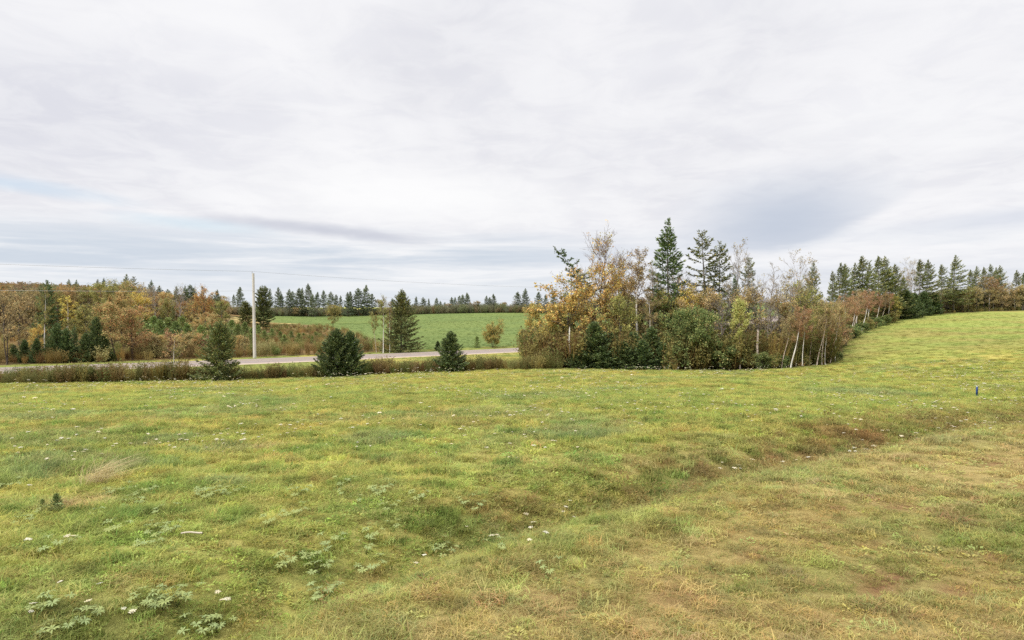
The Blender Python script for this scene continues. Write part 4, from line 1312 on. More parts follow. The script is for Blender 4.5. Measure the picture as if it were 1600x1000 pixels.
# ------------------------------------------------------------------ tree line along the hill
RB = [('lean2', 1318, 88, 470), ('lean0', 1326, 92, 468), ('lean1', 1331, 95, 464), ('lean2', 1338, 99, 462), ('lean0', 1346, 103, 460), ('lean2', 1356, 108, 460), ('lean0', 1366, 113, 460), ('lean1', 1376, 117, 462), ('lean2', 1388, 121, 462)]
row([(k, px, D, t, 1.05) for k, px, D, t in RB], 'birch_tree', 'rust-crowned leaning birch, {} from the left in the row climbing the hill edge', 'rust birches on the hill edge', rz=0)
place('edge', 1398, 123, 462, name='tree', label='yellow-green bushy tree at the upper end of the rust birches', sx=.9)
HG = [('lowgreen0', 1334, 92, 510), ('lowgreen0', 1345, 98, 505), ('lowgreen1', 1356, 104, 500), ('lowgreen0', 1368, 109, 497), ('lowgreen0', 1380, 115, 494), ('lowgreen1', 1392, 120, 490), ('shrub2', 1322, 84, 515)]
row([(k, px, D, t, 1.3) for k, px, D, t in HG], 'shrub', 'low dark green shrub, {} from the left under the hill-edge birches', 'low shrubs on the hill edge', cat='shrub')
HS = [(1300, 424, 108, 1), (1311, 411, 112, 1.0), (1319, 412, 116, .95), (1333, 411, 118, 1.0), (1345, 400, 118, 1.15), (1356, 411, 122, .9), (1372, 400, 124, 1.05), (1382, 401, 126, 1.05), (1389, 418, 124, .9), (1398, 413, 127, 1.1), (1410, 432, 130, .9), (1436, 405, 138, 1.05), (1448, 406, 140, 1.0), (1470, 413, 146, 1.05), (1490, 399, 148, 1.15), (1516, 421, 156, .9), (1524, 416, 157, 1.0), (1537, 417, 158, .8), (1547, 413, 158, .95), (1555, 418, 160, .95), (1562, 415, 158, 1.0), (1587, 422, 160, 1.05), (1599, 426, 158, 1.1), (1615, 418, 160, 1.0), (1632, 424, 160, 1.0)]
row([('flag%d' % ((i * 2 + i // 4) % 5), px, D, t, w) for i, (px, t, D, w) in enumerate(HS)], 'spruce_tree', 'windswept spruce, {} from the left on the hilltop skyline', 'windswept hilltop spruces', rz=0)
row([('young0', 1416, 128, 452, 1.3), ('young2', 1428, 131, 458, 1.25), ('young1', 1444, 136, 455, 1.15), ('young3', 1459, 140, 456, 1.15)], 'spruce_tree', 'dense dark low spruce, {} from the left at the hilltop bend of the tree line', 'dense spruces at the hilltop bend')
row([('swept', 1412, 140, 408, .9), ('swept', 1424, 143, 412, .9), ('bare1', 1402, 140, 420, .9)], 'bare_tree', 'beige wind-combed bare tree, {} from the left between the hilltop spruces', 'bare hilltop trees', rz=0)
HB = [('shrub2', 1468, 149, 458), ('shrub1', 1480, 150, 452), ('olive3', 1494, 151, 450), ('shrub2', 1504, 150, 456), ('olive2', 1513, 152, 448), ('olive1', 1526, 152, 448), ('fork', 1538, 154, 434), ('lean2', 1546, 154, 438), ('olive1', 1552, 153, 450), ('shrub2', 1566, 153, 452), ('fork', 1575, 154, 444), ('olive1', 1586, 153, 450), ('lean0', 1560, 156, 440), ('shrub2', 1598, 153, 448), ('shrub3', 1608, 153, 452), ('olive1', 1620, 154, 446)]
row([(k, px, D, t, 1.15) for k, px, D, t in HB], 'tree', 'low rust-brown leafy tree, {} from the left along the hilltop behind the field', 'rust trees along the hilltop')

# ------------------------------------------------------------------ snags
def snag(px, D, top, bottom_px, name, label, mat, r, lean_x):
    x, y = (px - 800) / F * D, D
    z = gz1(x, y)
    H = (HZ - top) / F * D + EYE - z
    w = Wood()
    t = np.linspace(0, 1, 9)
    rng = np.random.default_rng(int(px))
    w.sweep(np.c_[lean_x * H * t + .01 * H * np.sin(t * 7), .01 * H * np.sin(t * 5), t * H], r * (1 - .35 * t), 8)
    for i in range(3):
        a = rng.uniform(0, 6.28)
        tp = np.array([lean_x * H + .03 * math.cos(a), .03 * math.sin(a), H * .985])
        w.segs([tp], [tp + np.array([.05 * math.cos(a), .05 * math.sin(a), .15 + .2 * rng.uniform()])], [r * .4], [.004], 4)
    o = link(name, None)
    o.location = (x, y, z - .1)
    link('trunk', w.mesh(name, mat), o)
    b = Wood()
    for i in range(3):
        h = H * rng.uniform(.55, .9)
        a = rng.uniform(0, 6.28)
        p = np.array([lean_x * h, 0, h])
        b.segs([p], [p + np.array([math.cos(a) * .35, math.sin(a) * .35, .2])], [.018], [.006], 4)
    link('branch_stub', b.mesh('branch_stub', mat), o)
    tag(o, label, 'snag')


snag(892, 62.4, 513, 0, 'birch_snag', 'broken white birch trunk beside the dark young spruces', M_BIRCH, .075, -.04)
snag(1183, 63.2, 515, 0, 'birch_snag', 'split pinkish birch stump right of the slim yellow-green birch', M_BIRCHR, .13, .02)

# ------------------------------------------------------------------ utility pole, wires
def build_pole():
    D = 86.2
    x = (398 - 800) / F * D
    z = gz1(x, D)
    top = (HZ - 427) / F * D + EYE
    H = top - z
    m = plain_material('weathered_pole_wood', (.50, .475, .43), (.62, .595, .545), 8, .9, .5)
    w = Wood()
    t = np.linspace(0, 1, 14)
    w.sweep(np.c_[-.018 * H * t, 0 * t, -.1 + (H + .1) * t], .20 - .055 * t, 14)
    w.sweep(np.c_[np.full(2, -.018 * H), np.zeros(2), np.array([H - .001, H + .012])], np.array([.145, .004]), 14)
    o = link('utility_pole', None)
    o.location = (x, D, z)
    link('pole', w.mesh('pole', m), o)
    gm = plain_material('galvanised_steel', (.30, .31, .32), (.42, .43, .44), 30, .5)
    w = Wood()
    tp = np.array([-.018 * H, 0, H])
    w.sweep(np.array([tp + (-.13, -.02, -.35), tp + (-.13, -.02, .10)]), np.array([.02, .02]), 6)
    link('pin', w.mesh('pin', gm), o)
    w = Wood()
    zz = np.array([.06, .09, .12, .15, .18, .21, .24])
    w.sweep(tp + np.c_[np.full(7, -.13), np.full(7, -.02), zz], np.array([.02, .05, .035, .055, .035, .045, .012]), 10)
    link('insulator', w.mesh('insulator', plain_material('grey_porcelain', (.42, .43, .45), (.5, .5, .52), 5, .3)), o)
    h2 = (HZ - 454.5) / F * D + EYE - z
    w = Wood()
    w.sweep(np.array([(-.018 * h2 - .01, -.10, h2), (-.018 * h2 - .01, -.34, h2)]), np.array([.035, .025]), 6)
    link('clamp', w.mesh('clamp', gm), o)
    tag(o, 'weathered grey wooden utility pole on the far verge of the road', 'pole')
    wm = plain_material('aged_wire', (.30, .31, .32), (.36, .37, .38), 4, .6)
    mw = plain_material('pale_cable', (.42, .43, .44), (.48, .48, .49), 4, .6)

    def wire(a, b, sag, r, mat, label):
        a, b = np.array(a, float), np.array(b, float)
        t = np.linspace(0, 1, 60)
        p = a + (b - a) * t[:, None]
        p[:, 2] -= sag * 4 * t * (1 - t)
        w = Wood()
        w.sweep(p, np.full(60, r), 5)
        tag(link('power_line', w.mesh('power_line', mat)), label, 'wire')
    A = np.array([x, D, z]) + tp + np.array([-.13, -.02, .24])
    B = np.array([x - .018 * h2 - .01, D - .36, z + h2])
    L = 68.0
    l_ = A + np.array([-ROAD_E[0] * L, -ROAD_E[1] * L, .9])
    r_ = A + np.array([ROAD_E[0] * L, ROAD_E[1] * L, -1.0])
    wire(A, l_, .45, .013, wm, 'thin upper power line running from the pole top to the left')
    wire(A, r_, .55, .013, wm, 'thin upper power line running from the pole top to the right')
    l2 = B + np.array([-ROAD_E[0] * L, -ROAD_E[1] * L, .35])
    r2 = B + np.array([ROAD_E[0] * L, ROAD_E[1] * L, -.9])
    wire(B, l2, .5, .013, mw, 'pale lower cable crossing in front of the left wood')
    wire(B, r2, .5, .009, mw, 'pale lower cable running right from below the pole top')


build_pole()


def build_stake():
    p = unproject(1526, 621, gz)
    H = 16.5 / F * p[1]
    w_ = 2.6 / F * p[1]
    z = gz1(*p)
    o = link('survey_stake', None)
    o.location = (p[0], p[1], z)
    o.rotation_euler = (.02, .03, .3)

    def bar(name, z0, z1, hw, col, chamf=0.0):
        v = [(-hw, -hw * .6, z0), (hw, -hw * .6, z0), (hw, hw * .6, z0), (-hw, hw * .6, z0), (-hw, -hw * .6, z1), (hw, -hw * .6, z1), (hw, hw * .6, z1), (-hw, hw * .6, z1)]
        v += [(-hw * .7, -hw * .4, z1 + chamf), (hw * .7, -hw * .4, z1 + chamf), (hw * .7, hw * .4, z1 + chamf), (-hw * .7, hw * .4, z1 + chamf)]
        q = [(3, 2, 1, 0), (0, 1, 5, 4), (1, 2, 6, 5), (2, 3, 7, 6), (3, 0, 4, 7), (4, 5, 9, 8), (5, 6, 10, 9), (6, 7, 11, 10), (7, 4, 8, 11), (8, 9, 10, 11)]
        m = plain_material(name + '_paint', col, tuple(c * .8 for c in col), 25, .6)
        link(name, make_mesh(name, v, q, mats=(m,)), o)
    bar('post', -.12, H * .16, w_ * .46, (.52, .50, .46), .002)
    bar('painted_sleeve', H * .14, H * .96, w_ * .52, (.035, .075, .24), .012)
    bar('cap', H * .972, H * 1.01, w_ * .46, (.45, .48, .55), .01)
    tag(o, 'short blue-painted marker stake with a pale foot standing in the meadow', 'stake')


build_stake()

# ------------------------------------------------------------------ brush along the field edge, undergrowth
def build_brush():
    rng = np.random.default_rng(21)
    one = np.array((1., 1, 1))

    def weed(seed, n, H, R, ln, wd, stems):
        r = np.random.default_rng(seed)
        a = r.uniform(0, 6.28, stems)
        b = np.c_[np.cos(a), np.sin(a), np.zeros(stems)] * (R * .45 * np.sqrt(r.uniform(0, 1, stems)))[:, None]
        tip = b * 2.0 + np.c_[r.normal(0, .06, (stems, 2)), H * r.uniform(.6, 1.05, stems)]
        k = r.integers(0, stems, n)
        f = r.uniform(.12, 1, n)[:, None] ** .8
        p = b[k] * (1 - f) + tip[k] * f + r.normal(0, .05, (n, 3))
        d = r.normal(0, 1, (n, 3)) + np.array([0, 0, .3])
        c = pal_pick(r, n, [(4, one), (2, one * 1.3), (1, np.array((1.25, .95, .8)))], .15)
        pos, dd, nn = p, d, r.normal(0, 1, (n, 3))
        L, W = ln * r.uniform(.6, 1.4, n), wd * r.uniform(.6, 1.4, n)
        # stems as slim upright slivers
        pos = np.concatenate([pos, b])
        dd = np.concatenate([dd, tip - b])
        nn = np.concatenate([nn, r.normal(0, 1, (stems, 3))])
        L = np.concatenate([L, np.linalg.norm(tip - b, axis=1)])
        W = np.concatenate([W, np.full(stems, .022)])
        c = np.concatenate([c, np.tile(np.array((.9, .75, .65)), (stems, 1))])
        return leaf_mesh('weed_clump', pos, dd, nn, L, W, np.clip(c, .02, 2), M_GRASS, .12)
    meshes = [weed(500 + i, 420, 1.1, .55, .10, .05, 26) for i in range(5)] + [weed(510 + i, 170, 1.15, .45, .07, .028, 60) for i in range(3)]
    coll = proto_collection('weed_clump', meshes)
    X, Y, T, S = [], [], [], []
    pal_b = 1.5 * np.array([lin(112, 104, 66), lin(132, 114, 70), lin(124, 98, 68), lin(104, 102, 62), lin(142, 122, 76), lin(114, 88, 66), lin(100, 106, 62)])

    def add(x, y, h, pal, seedn):
        n = len(x)
        k = np.clip((fbm(x, y, 3.2, 2, seedn) * 1.7 - .35 + rng.normal(0, .16, n)) * len(pal), 0, len(pal) - 1).astype(int)
        X.append(x), Y.append(y), S.append(h), T.append(pal[k] * rng.uniform(.75, 1.2, n)[:, None])
    # strip along the edge of the home field
    seg = [(EDGE[i], EDGE[i + 1]) for i in range(1, 6)]
    for a, b in seg:
        ln = np.linalg.norm(b - a)
        n = int(ln * 15)
        t = rng.uniform(0, 1, n)
        e = (b - a) / ln
        off = rng.uniform(.1, 3.4, n)
        p = a + (b - a) * t[:, None] + np.array([-e[1], e[0]]) * off[:, None]
        add(p[:, 0], p[:, 1], (.50 + 1.25 * fbm(p[:, 0], p[:, 1], 3, 3, 4)) * rng.uniform(.6, 1.3, n) * (1 - .12 * off), pal_b, 3)
    # along the foot of the grove and of the hill trees
    for i in range(7, len(EDGE) - 2):
        a, b = EDGE[i], EDGE[i + 1]
        ln = np.linalg.norm(b - a)
        n = int(ln * 6)
        t = rng.uniform(0, 1, n)
        e = (b - a) / ln
        off = rng.uniform(.2, 6.0, n)
        p = a + (b - a) * t[:, None] + np.array([-e[1], e[0]]) * off[:, None]
        pp = 800 + F * p[:, 0] / p[:, 1]
        kk = ~((i < 9) & (off < 3.5) & (rng.uniform(0, 1, n) < .92))
        p, off, n = p[kk], off[kk], int(kk.sum())
        add(p[:, 0], p[:, 1], (.35 + .6 * fbm(p[:, 0], p[:, 1], 5, 3, 4)) * rng.uniform(.7, 1.2, n) * (1 if i < 13 else 1 + .35 * off / 3), pal_b, 3)
    # scrub behind the hilltop trees
    n = 900
    px, D = rng.uniform(1290, 1760, n), rng.uniform(0, 12, n)
    D = D + np.interp(px, [1290, 1330, 1400, 1450, 1500, 1600, 1760], [86, 108, 134, 147, 155, 160, 160])
    add((px - 800) / F * D, D, rng.uniform(1.6, 3.8, n), pal_b, 3)
    # floor of the grove
    n = 2600
    x, y = rng.uniform(2, 42, n), rng.uniform(63, 90, n)
    de, se, _ = dist_line(x, y, EDGE)
    k = (se > 0) & (de > 1.2)
    add(x[k], y[k], rng.uniform(1.2, 3.4, k.sum()), pal_b, 3)
    # rusty open ground between road and thicket, and floor of the left wood
    n = 3600
    px, D = rng.uniform(-80, 640, n), rng.uniform(74, 170, n)
    x, y = (px - 800) / F * D, D
    s, t = road_st(x, y)
    df, sf, _ = dist_line(x, y, FIELD_L)
    k = (t > 7.0) & ((sf > 0) | (df < .6))
    pal_r = 1.4 * np.array([lin(138, 114, 74), lin(148, 118, 76), lin(128, 98, 70), lin(130, 122, 74), lin(108, 114, 68), lin(156, 138, 98)])
    hh = rng.uniform(.5, 1.3, k.sum()) * np.where(t[k] < 16, 1.35, .85)
    add(x[k], y[k], hh, pal_r, 7)
    # bank below the far row
    n = 1500
    px, D = rng.uniform(330, 900, n), rng.uniform(296, 306, n)
    D = np.where(px < 600, 262 + (px - 430) / 170 * 34 + rng.uniform(0, 8, n), D)
    add((px - 800) / F * D, D, rng.uniform(.6, 2.0, n) * np.where(px > 640, 1.9, 1.45), 1.5 * np.array([lin(124, 114, 98), lin(112, 106, 92), lin(116, 116, 88), lin(134, 112, 92)]), 5)
    x, y, h, tint = np.concatenate(X), np.concatenate(Y), np.concatenate(S), np.concatenate(T)
    tint = soften(tint, 1.08, .14) * np.array([.93, 1.08, .9])
    n = len(x)
    z = gz(x, y)
    wide = h * rng.uniform(.8, 1.3, n)
    rot = np.c_[rng.normal(0, .08, (n, 2)), rng.uniform(0, 6.28, n)]
    scatter('brush', np.c_[x, y, z - .03], rot, np.c_[wide, wide, h], np.clip(tint, .01, .8), rng.integers(0, 8, n), coll, 'tangled rust and olive weeds along the field edge, verges and wood floors', 'weeds')


build_brush()


def build_far_wood():
    """wood on the rise far behind, read as one mass"""
    rng = np.random.default_rng(31)
    ms = []
    for i in range(4):
        n = 900
        u = unit(rng.normal(0, 1, (n, 3)))
        p = u * np.array([2.6, 2.6, 2.4]) * (rng.uniform(.35, 1, n) ** .45)[:, None] * (1 + .25 * np.sin(u[:, :1] * 7 + i) * np.cos(u[:, 2:] * 6))
        p[:, 2] += 5.2
        c = pal_pick(rng, n, [(3, np.array((1., 1, 1))), (1, np.array((1.3, 1.1, 1.))), (1, np.array((.8, .85, .9)))], .18)
        pos, dd, nn, L, W = p, rng.normal(0, 1, (n, 3)), rng.normal(0, 1, (n, 3)), rng.uniform(.3, .6, n), rng.uniform(.2, .4, n)
        m = 16
        b = np.c_[rng.normal(0, .1, (m, 2)), np.zeros(m)]
        tip = np.c_[rng.normal(0, 1.6, (m, 2)), rng.uniform(4.5, 7.8, m)]
        pos, dd, nn = np.concatenate([pos, b]), np.concatenate([dd, tip - b]), np.concatenate([nn, rng.normal(0, 1, (m, 3))])
        L, W = np.concatenate([L, np.linalg.norm(tip - b, axis=1)]), np.concatenate([W, np.full(m, .16)])
        c = np.concatenate([c, np.tile(np.array((1.2, 1.15, 1.15)), (m, 1))])
        ms.append(leaf_mesh('far_tree', pos, dd, nn, L, W, np.clip(c, .02, 2), M_GRASS, .1))
    coll = proto_collection('far_tree', ms)
    n = 1300
    px, D = rng.uniform(-420, 350, n), rng.uniform(105, 275, n)
    keep = D > 120 + np.maximum(px - 200, 0) * .5
    px, D = px[keep], D[keep]
    x, y = (px - 800) / F * D, D
    pal = 1.5 * np.array([lin(140, 118, 84), lin(150, 126, 86), lin(130, 120, 82), lin(126, 110, 86), lin(152, 120, 80), lin(110, 114, 80)])
    k = np.clip((fbm(x, y, 16, 3, 2) * 1.6 - .3 + rng.normal(0, .15, len(x))) * 6, 0, 5).astype(int)
    # crowns keep below the skyline that the hill shows
    sky_ = np.interp(px, [-420, 0, 60, 120, 200, 260, 350], [436, 441, 442, 446, 447, 458, 466])
    z = gz(x, y)
    H = np.minimum((HZ - sky_) / F * D + EYE - z, 10.5) * rng.uniform(.72, 1.0, len(x))
    H = np.clip(H, 3.0, None)
    s = H / 7.6
    scatter('distant_wood', np.c_[x, y, z - .1], np.c_[np.zeros((len(x), 2)), rng.uniform(0, 6.28, len(x))], np.c_[s * 1.05, s * 1.05, s], pal[k] * rng.uniform(.8, 1.15, len(x))[:, None], rng.integers(0, 4, len(x)), coll, 'rust-brown mass of leafy trees covering the rise behind the left wood', 'wood')


build_far_wood()

# ------------------------------------------------------------------ flowers and weeds in the meadow
def plain_leaf(name, col, trans=.3):
    m, g, out = new_mat(name)
    tc = g.n('ShaderNodeTexCoord')
    n = g.noise(tc.outputs['Object'], 60, 3, .6)
    oi = g.n('ShaderNodeObjectInfo')
    c = g.mix(g.ss(n, .3, .7), tuple(x * .8 for x in col), tuple(min(1, x * 1.15) for x in col))
    c = g.mix(g.m('MULTIPLY', oi.outputs['Random'], .5), c, (col[0] * 1.25, col[1] * 1.05, col[2] * .7))
    df, tr, mx = g.n('ShaderNodeBsdfDiffuse'), g.n('ShaderNodeBsdfTranslucent'), g.n('ShaderNodeMixShader')
    g.put(df.inputs[0], c)
    g.put(tr.inputs[0], c)
    mx.inputs[0].default_value = trans
    g.t.links.new(df.outputs[0], mx.inputs[1])
    g.t.links.new(tr.outputs[0], mx.inputs[2])
    g.t.links.new(mx.outputs[0], out.inputs[0])
    return m


M_FLOWER = plain_leaf('white_petals', (.72, .70, .60), .25)
M_STEM = plain_leaf('flower_stems', (.16, .18, .07))
M_LUPIN = plain_leaf('lupine_leaf', (.28, .345, .155), .25)


def flower_meshes(seed):
    rng = np.random.default_rng(seed)
    w = Wood()
    H = .30
    t = np.linspace(0, 1, 6)
    bx, by = rng.normal(0, .04, 2)
    stem = np.c_[bx * t ** 2, by * t ** 2, H * t]
    w.sweep(stem, .003 - .0012 * t, 5)
    top = stem[-1]
    rays = 11
    Rr = .042
    P, D_, N_ = [], [], []
    tilt = np.array([rng.normal(0, .15), rng.normal(0, .15), 1.0])
    for i in range(rays):
        a = i * 2.4
        r = Rr * math.sqrt((i + .5) / rays)
        p = top + np.array([r * math.cos(a), r * math.sin(a), .022 + .004 * math.cos(r / Rr * 2)])
        w.segs([top - (0, 0, .01)], [p], [.0012], [.0008])
        n = 9
        P.append(p + np.c_[rng.normal(0, .006, (n, 2)), rng.normal(0, .002, n)])
        ang = rng.uniform(0, 6.28, n)
        D_.append(np.c_[np.cos(ang), np.sin(ang), rng.normal(0, .2, n)])
        N_.append(np.tile(tilt, (n, 1)) + rng.normal(0, .25, (n, 3)))
    # a few ferny leaves on the stem
    P, D_, N_ = np.concatenate(P), np.concatenate(D_), np.concatenate(N_)
    head = leaf_mesh('flower_head', P, D_, N_, np.full(len(P), .013), np.full(len(P), .011), np.ones((len(P), 3)), M_FLOWER)
    return w.mesh('stem', M_STEM), head


FL = [flower_meshes(600 + i) for i in range(5)]


def wildflower(px, py, i, label, group, size=1.0):
    p = unproject(px, py, gz)
    d = p[1]
    o = link('wildflower', None)
    s = size * np.clip(.20 + d * .034, .28, 1.5) * (.75 + .5 * ((i * 37) % 10) / 10)
    # the head shows at the pixel: stand the stem so that its top is there
    hz_ = EYE - (py - HZ) / F * d
    x, y = p[0], d
    y = d * (1 - .30 * s * .8 / max(.3, EYE - hz_ + .0)) if d < 60 else d
    x = p[0] * y / d
    o.location = (x, y, gz1(x, y) - .01)
    o.rotation_euler = (.18 * math.sin(i * 5.1), .18 * math.cos(i * 3.3), i * 1.7)
    o.scale = (s, s, s * .8)
    st, hd = FL[i % 5]
    link('stem', st, o)
    link('flower_head', hd, o)
    tag(o, label, 'flower', group)


CLUSTERS = [
    ('at the left end of the weed strip', [(11, 603), (20, 606), (30, 602), (46, 599), (52, 603), (66, 600), (73, 599), (81, 602), (76, 614), (84, 612), (96, 609), (60, 608), (40, 610), (90, 604)]),
    ('around the blue-green tussock', [(59, 631), (75, 645), (91, 635), (96, 641), (107, 649), (118, 649), (88, 649), (78, 657), (65, 647), (37, 630), (30, 642), (46, 652)]),
    ('at the upper left of the meadow', [(121, 677), (120, 683)]),
    ('in the low trio in the left grass', [(150, 679), (158, 677), (164, 687)]),
    ('scattered over the left meadow', [(174, 648), (232, 643), (234, 614), (46, 682), (318, 688), (277, 704), (285, 694), (344, 627), (42, 767)]),
    ('below the small bare birch', [(255, 604), (250, 605), (305, 607), (262, 601), (245, 609), (272, 598), (280, 600), (292, 597), (300, 599)]),
    ('in the middle-left meadow', [(370, 682), (380, 686), (379, 668), (399, 666), (360, 676)]),
    ('among the lupines at lower left', [(107, 839), (100, 843), (31, 850), (112, 845)]),
    ('in the bottom left grass', [(160, 907), (147, 924), (210, 929), (194, 937), (44, 936), (47, 946), (100, 908)]),
    ('beside the dark weeds on the bank', [(341, 905), (349, 914), (345, 923)]),
    ('on the near bank of the swale', [(729, 814), (770, 836), (782, 839), (778, 834), (660, 864), (644, 879)]),
    ('in the clump above the near bank', [(890, 772), (877, 777), (892, 803), (884, 780), (880, 790), (825, 792), (835, 812), (830, 820), (831, 850), (850, 842)]),
    ('standing large in the right meadow', [(1211, 649), (1178, 661), (1147, 616), (1131, 619), (1215, 650)]),
    ('in the middle of the swale', [(1127, 714), (1155, 720), (1157, 727), (1167, 708), (1126, 720), (1147, 722)]),
    ('in the spray along the swale', [(1330, 710), (1350, 705), (1365, 707), (1337, 702), (1340, 709), (1357, 710), (1225, 717), (1245, 715), (1280, 720), (1268, 712)]),
    ('near the centre of the meadow', [(992, 666), (1000, 668)]),
    ('in the swale below the stake', [(1490, 680), (1550, 675), (1485, 682), (1497, 678)]),
    ('beside the blue stake', [(1522, 602), (1527, 601), (1536, 604), (1555, 608), (1510, 613), (1540, 619), (1566, 620), (1503, 592)]),
    ('below the near spruces', [(556, 595), (567, 598), (616, 607), (517, 606), (640, 592), (655, 600), (668, 597), (690, 590), (702, 588), (715, 593), (672, 640), (655, 637), (523, 685), (576, 665), (590, 655)]),
    ('in front of the dark spruces', [(905, 590), (925, 597), (940, 588), (962, 605), (985, 592), (1010, 600), (1055, 583), (880, 598)]),
]
ci = 0
for text, pts in CLUSTERS:
    pts = sorted(pts)
    base = text
    for j, (px, py) in enumerate(pts):
        if len(pts) == 1:
            lab = 'one of the ' + base
        else:
            lab = 'white flower, %s from left of those %s' % (ordinal(j + 1), base)
        wildflower(px, py, ci, lab, 'white flowers ' + base, 1.15)
        ci += 1


def build_flower_stuff():
    rng = np.random.default_rng(41)
    n = 14000
    x, y, d = wedge(rng, n, 8, 66, 48, 1.5)
    dit, side, par = dist_line(x, y, DITCH)
    de, se, _ = dist_line(x, y, EDGE)
    m = fbm(x, y, 4.0, 3, 91)
    k = (rng.uniform(0, 1, n) < smooth(m, .46, .68) * .55) & (se < 0) & ((side < 0) | (dit < 1.0)) & (d > 9)
    x, y, d = x[k], y[k], d[k]
    n = len(x)
    s = rng.uniform(.4, 1.0, n) * np.clip(.5 + d * .016, .5, 1.4)
    me = []
    for st, hd in FL[:3]:
        # stem and head joined for the small far ones
        a = bpy.data.meshes.new('small_flower')
        vs, fs, mi, off = [], [], [], 0
        for q, src in enumerate((st, hd)):
            co = np.empty(len(src.vertices) * 3, np.float32)
            src.vertices.foreach_get('co', co)
            vs.append(co.reshape(-1, 3))
            fs += [tuple(v + off for v in p.vertices) for p in src.polygons]
            mi += [q] * len(src.polygons)
            off += len(src.vertices)
        a.from_pydata(np.concatenate(vs).tolist(), [], fs)
        a.materials.append(M_STEM)
        a.materials.append(M_FLOWER)
        a.polygons.foreach_set('material_index', mi)
        me.append(a)
    coll = proto_collection('small_flower', me)
    scatter('small_wildflowers', np.c_[x, y, gz(x, y)], np.c_[rng.normal(0, .1, (n, 2)), rng.uniform(0, 6.28, n)], np.c_[s * 1.1, s * 1.1, s * 1.25], np.ones((n, 3)), rng.integers(0, 3, n), coll, 'countless tiny white flowers speckling the meadow', 'flowers')


build_flower_stuff()


def lupine_leaf(seed):
    rng = np.random.default_rng(seed)
    n = 9
    P, D_, N_ = [], [], []
    V, Q = [], []
    L = .055
    for i in range(n):
        a = -2.55 + 5.1 * i / (n - 1) + rng.normal(0, .06)
        d = np.array([math.cos(a), math.sin(a), .28 + rng.normal(0, .12)])
        s = np.array([-math.sin(a), math.cos(a), 0])
        l = L * rng.uniform(.8, 1.1)
        wd = .0065
        pts = []
        for f, ww, zz in ((0, .15, 0), (.35, .85, .004), (.7, 1, .0), (1, .05, -.010)):
            c = d * l * f + np.array([0, 0, zz])
            pts += [c - s * wd * ww + (0, 0, .002 * ww), c + s * wd * ww + (0, 0, .002 * ww)]
        b = len(V)
        V += pts
        Q += [(b + 2 * k, b + 2 * k + 1, b + 2 * k + 3, b + 2 * k + 2) for k in range(3)]
    return make_mesh('lupine_leaf', V, Q, mats=(M_LUPIN,))


LL = [lupine_leaf(700 + i) for i in range(4)]


def lupine_stems(seed, n=8):
    rng = np.random.default_rng(seed)
    w = Wood()
    tips = []
    for i in range(n):
        a = i * 2.4 + rng.normal(0, .3)
        r = .045 + .10 * rng.uniform() + .02 * (i % 3)
        h = .07 + .09 * rng.uniform()
        t = np.linspace(0, 1, 5)
        p = np.c_[r * math.cos(a) * t ** 1.3, r * math.sin(a) * t ** 1.3, h * t ** .8]
        w.sweep(p, .0032 - .0014 * t, 4)
        tips.append((p[-1], a, rng.uniform(.8, 1.35)))
    return w.mesh('leaf_stalks', M_STEM), tips


LSTEM = [lupine_stems(720 + i, 4 + i % 4) for i in range(6)]


def lupine(px, py, i, label, group=None, s=1.0):
    p = unproject(px, py, gz)
    o = link('lupine_plant', None)
    o.location = (p[0], p[1], gz1(*p) - .005)
    s = s * (.52 + .022 * p[1])
    o.scale = (s, s, s)
    o.rotation_euler = (0, 0, i * 2.1)
    me, tips = LSTEM[i % 6]
    link('stalks', me, o)
    for k, (t, a, sc) in enumerate(tips):
        l = link('leaf', LL[(i + k) % 4], o)
        l.location = t
        l.rotation_euler = (0.12 * math.sin(k * 2.0), .25, a)
        l.scale = (sc, sc, sc)
    tag(o, label, 'plant', group)


LUP = [
    ('at the bottom left corner', [(107, 994), (62, 958), (82, 955), (140, 972)]),
    ('in the long leafy clump at bottom left', [(217, 952), (242, 950), (265, 946), (287, 940), (228, 957), (255, 956), (276, 951)]),
    ('at the bottom edge below the leafy clump', [(307, 992), (340, 989), (325, 995)]),
    ('on the left slope by the seedlings', [(92, 865), (150, 812), (67, 810), (37, 820), (15, 765), (180, 835)]),
    ('around the pale fallen stick', [(237, 855), (245, 835), (270, 837), (258, 842), (250, 812)]),
    ('in the patch right of the straw tussock', [(207, 795), (217, 782), (172, 777), (190, 772), (225, 778)]),
    ('in the blue-green clump at middle left', [(312, 780), (325, 782), (338, 780), (355, 779), (367, 776), (330, 772)]),
    ('along the near bank above the dry lawn', [(495, 874), (517, 865), (520, 855), (572, 867), (585, 894), (437, 895), (450, 888), (497, 897), (580, 845)]),
    ('standing out grey-green at the bottom middle', [(500, 935), (510, 940), (503, 945)]),
    ('on the swale side in the centre', [(690, 859), (695, 871), (725, 797), (747, 800), (775, 867), (652, 785), (615, 832)]),
    ('in the meadow left of the swale', [(540, 762), (535, 780), (557, 790), (592, 777), (607, 799), (465, 807), (467, 777), (420, 822), (600, 770)]),
    ('alone on the dry lawn right of centre', [(857, 908)]),
]
li = 0
for text, pts in LUP:
    pts = sorted(pts)
    for j, (px, py) in enumerate(pts):
        lab = ('pale green lupine plant %s' % text) if len(pts) == 1 else 'lupine plant, %s from the left of those %s' % (ordinal(j + 1), text)
        lupine(px, py, li, lab, 'lupines ' + text, .95 + .25 * ((li * 7) % 5) / 4)
        li += 1

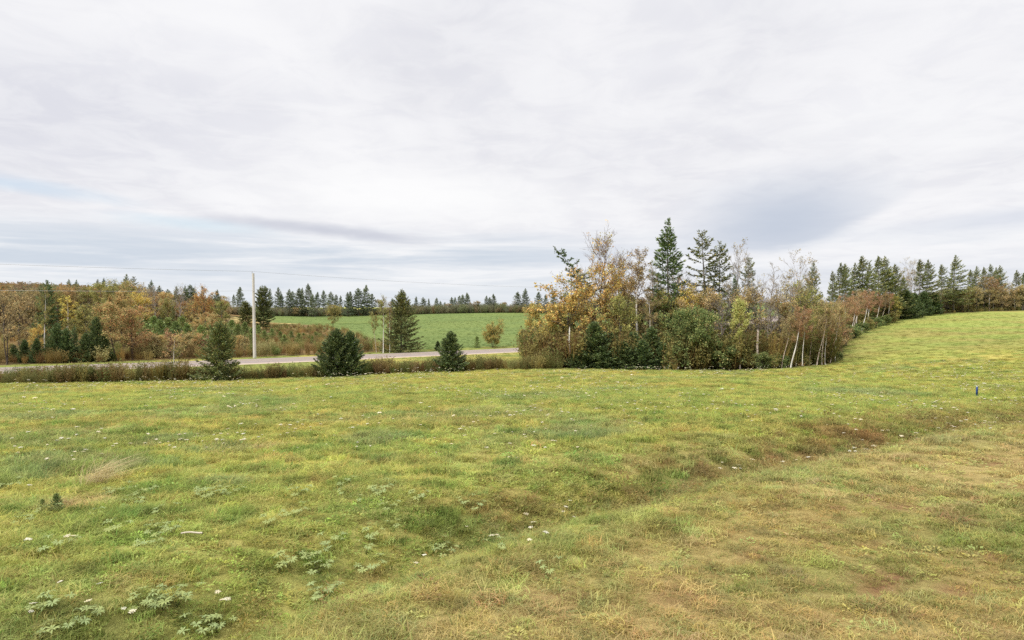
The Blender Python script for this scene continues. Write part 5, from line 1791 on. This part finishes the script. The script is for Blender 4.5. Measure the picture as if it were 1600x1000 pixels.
# two dark sapling spruces, a straw tussock and a stick lying in the near grass
place('seed1', 88, unproject(88, 803, gz)[1], H=.20, name='spruce_seedling', label='taller of two dark spruce seedlings in the left meadow grass', cat='seedling', sink=.01)
place('seed0', 66, unproject(66, 800, gz)[1], H=.13, name='spruce_seedling', label='smaller olive spruce seedling left of the dark one', cat='seedling', sink=.01)


def build_stick():
    a, b = unproject(283, 849, gz), unproject(316, 846, gz)
    w = Wood()
    t = np.linspace(0, 1, 7)
    p = np.c_[a[0] + (b[0] - a[0]) * t, a[1] + (b[1] - a[1]) * t, np.zeros(7)]
    p[:, 2] = gz(p[:, 0], p[:, 1]).max() + .075 + .006 * np.sin(t * 5)
    w.sweep(p, .006 + .002 * t, 7)
    tag(link('stick', w.mesh('stick', plain_material('bleached_wood', (.50, .44, .34), (.62, .55, .44), 40))), 'pale bleached stick lying on the grass at the left', 'stick')


build_stick()


def build_tussock(px, py, label, s=1.0, col=(.60, .52, .31)):
    p = unproject(px, py, gz)
    rng = np.random.default_rng(int(px))
    n = 160
    a = rng.uniform(0, 6.28, n)
    r = .10 * np.sqrt(rng.uniform(0, 1, n))
    base = np.c_[r * np.cos(a), r * np.sin(a), np.full(n, -.02)]
    H = rng.uniform(.25, .5, n)
    ld = np.c_[rng.normal(.55, .3, n), rng.normal(0, .25, n), np.ones(n)]
    mid = base + ld * (H * .5)[:, None]
    tip = mid + (ld * np.array([1.9, 1.9, .55])) * (H * .5)[:, None]
    sd_ = np.c_[rng.normal(0, .3, n), np.full(n, .0), np.zeros(n)] + np.c_[np.zeros(n), rng.choice([-1., 1], n), np.zeros(n)]
    sd_ = unit(np.cross(ld, rng.normal(0, 1, (n, 3))))
    w = .0022
    v = np.stack([base - sd_ * w, base + sd_ * w, mid + sd_ * w * .8, mid - sd_ * w * .8, tip], 1).reshape(-1, 3) * s
    b = np.arange(n)[:, None] * 5
    me = make_mesh('straw', v, b + np.array([[0, 1, 2, 3]]), b + np.array([[3, 2, 4]]), mats=(plain_leaf('straw', col),))
    o = link('grass_tussock', me)
    o.location = (p[0], p[1], gz1(*p))
    tag(o, label, 'grass')
    return o


build_tussock(140, 762, 'tall straw-coloured grass tussock bent over by wind at the left', 1.15)
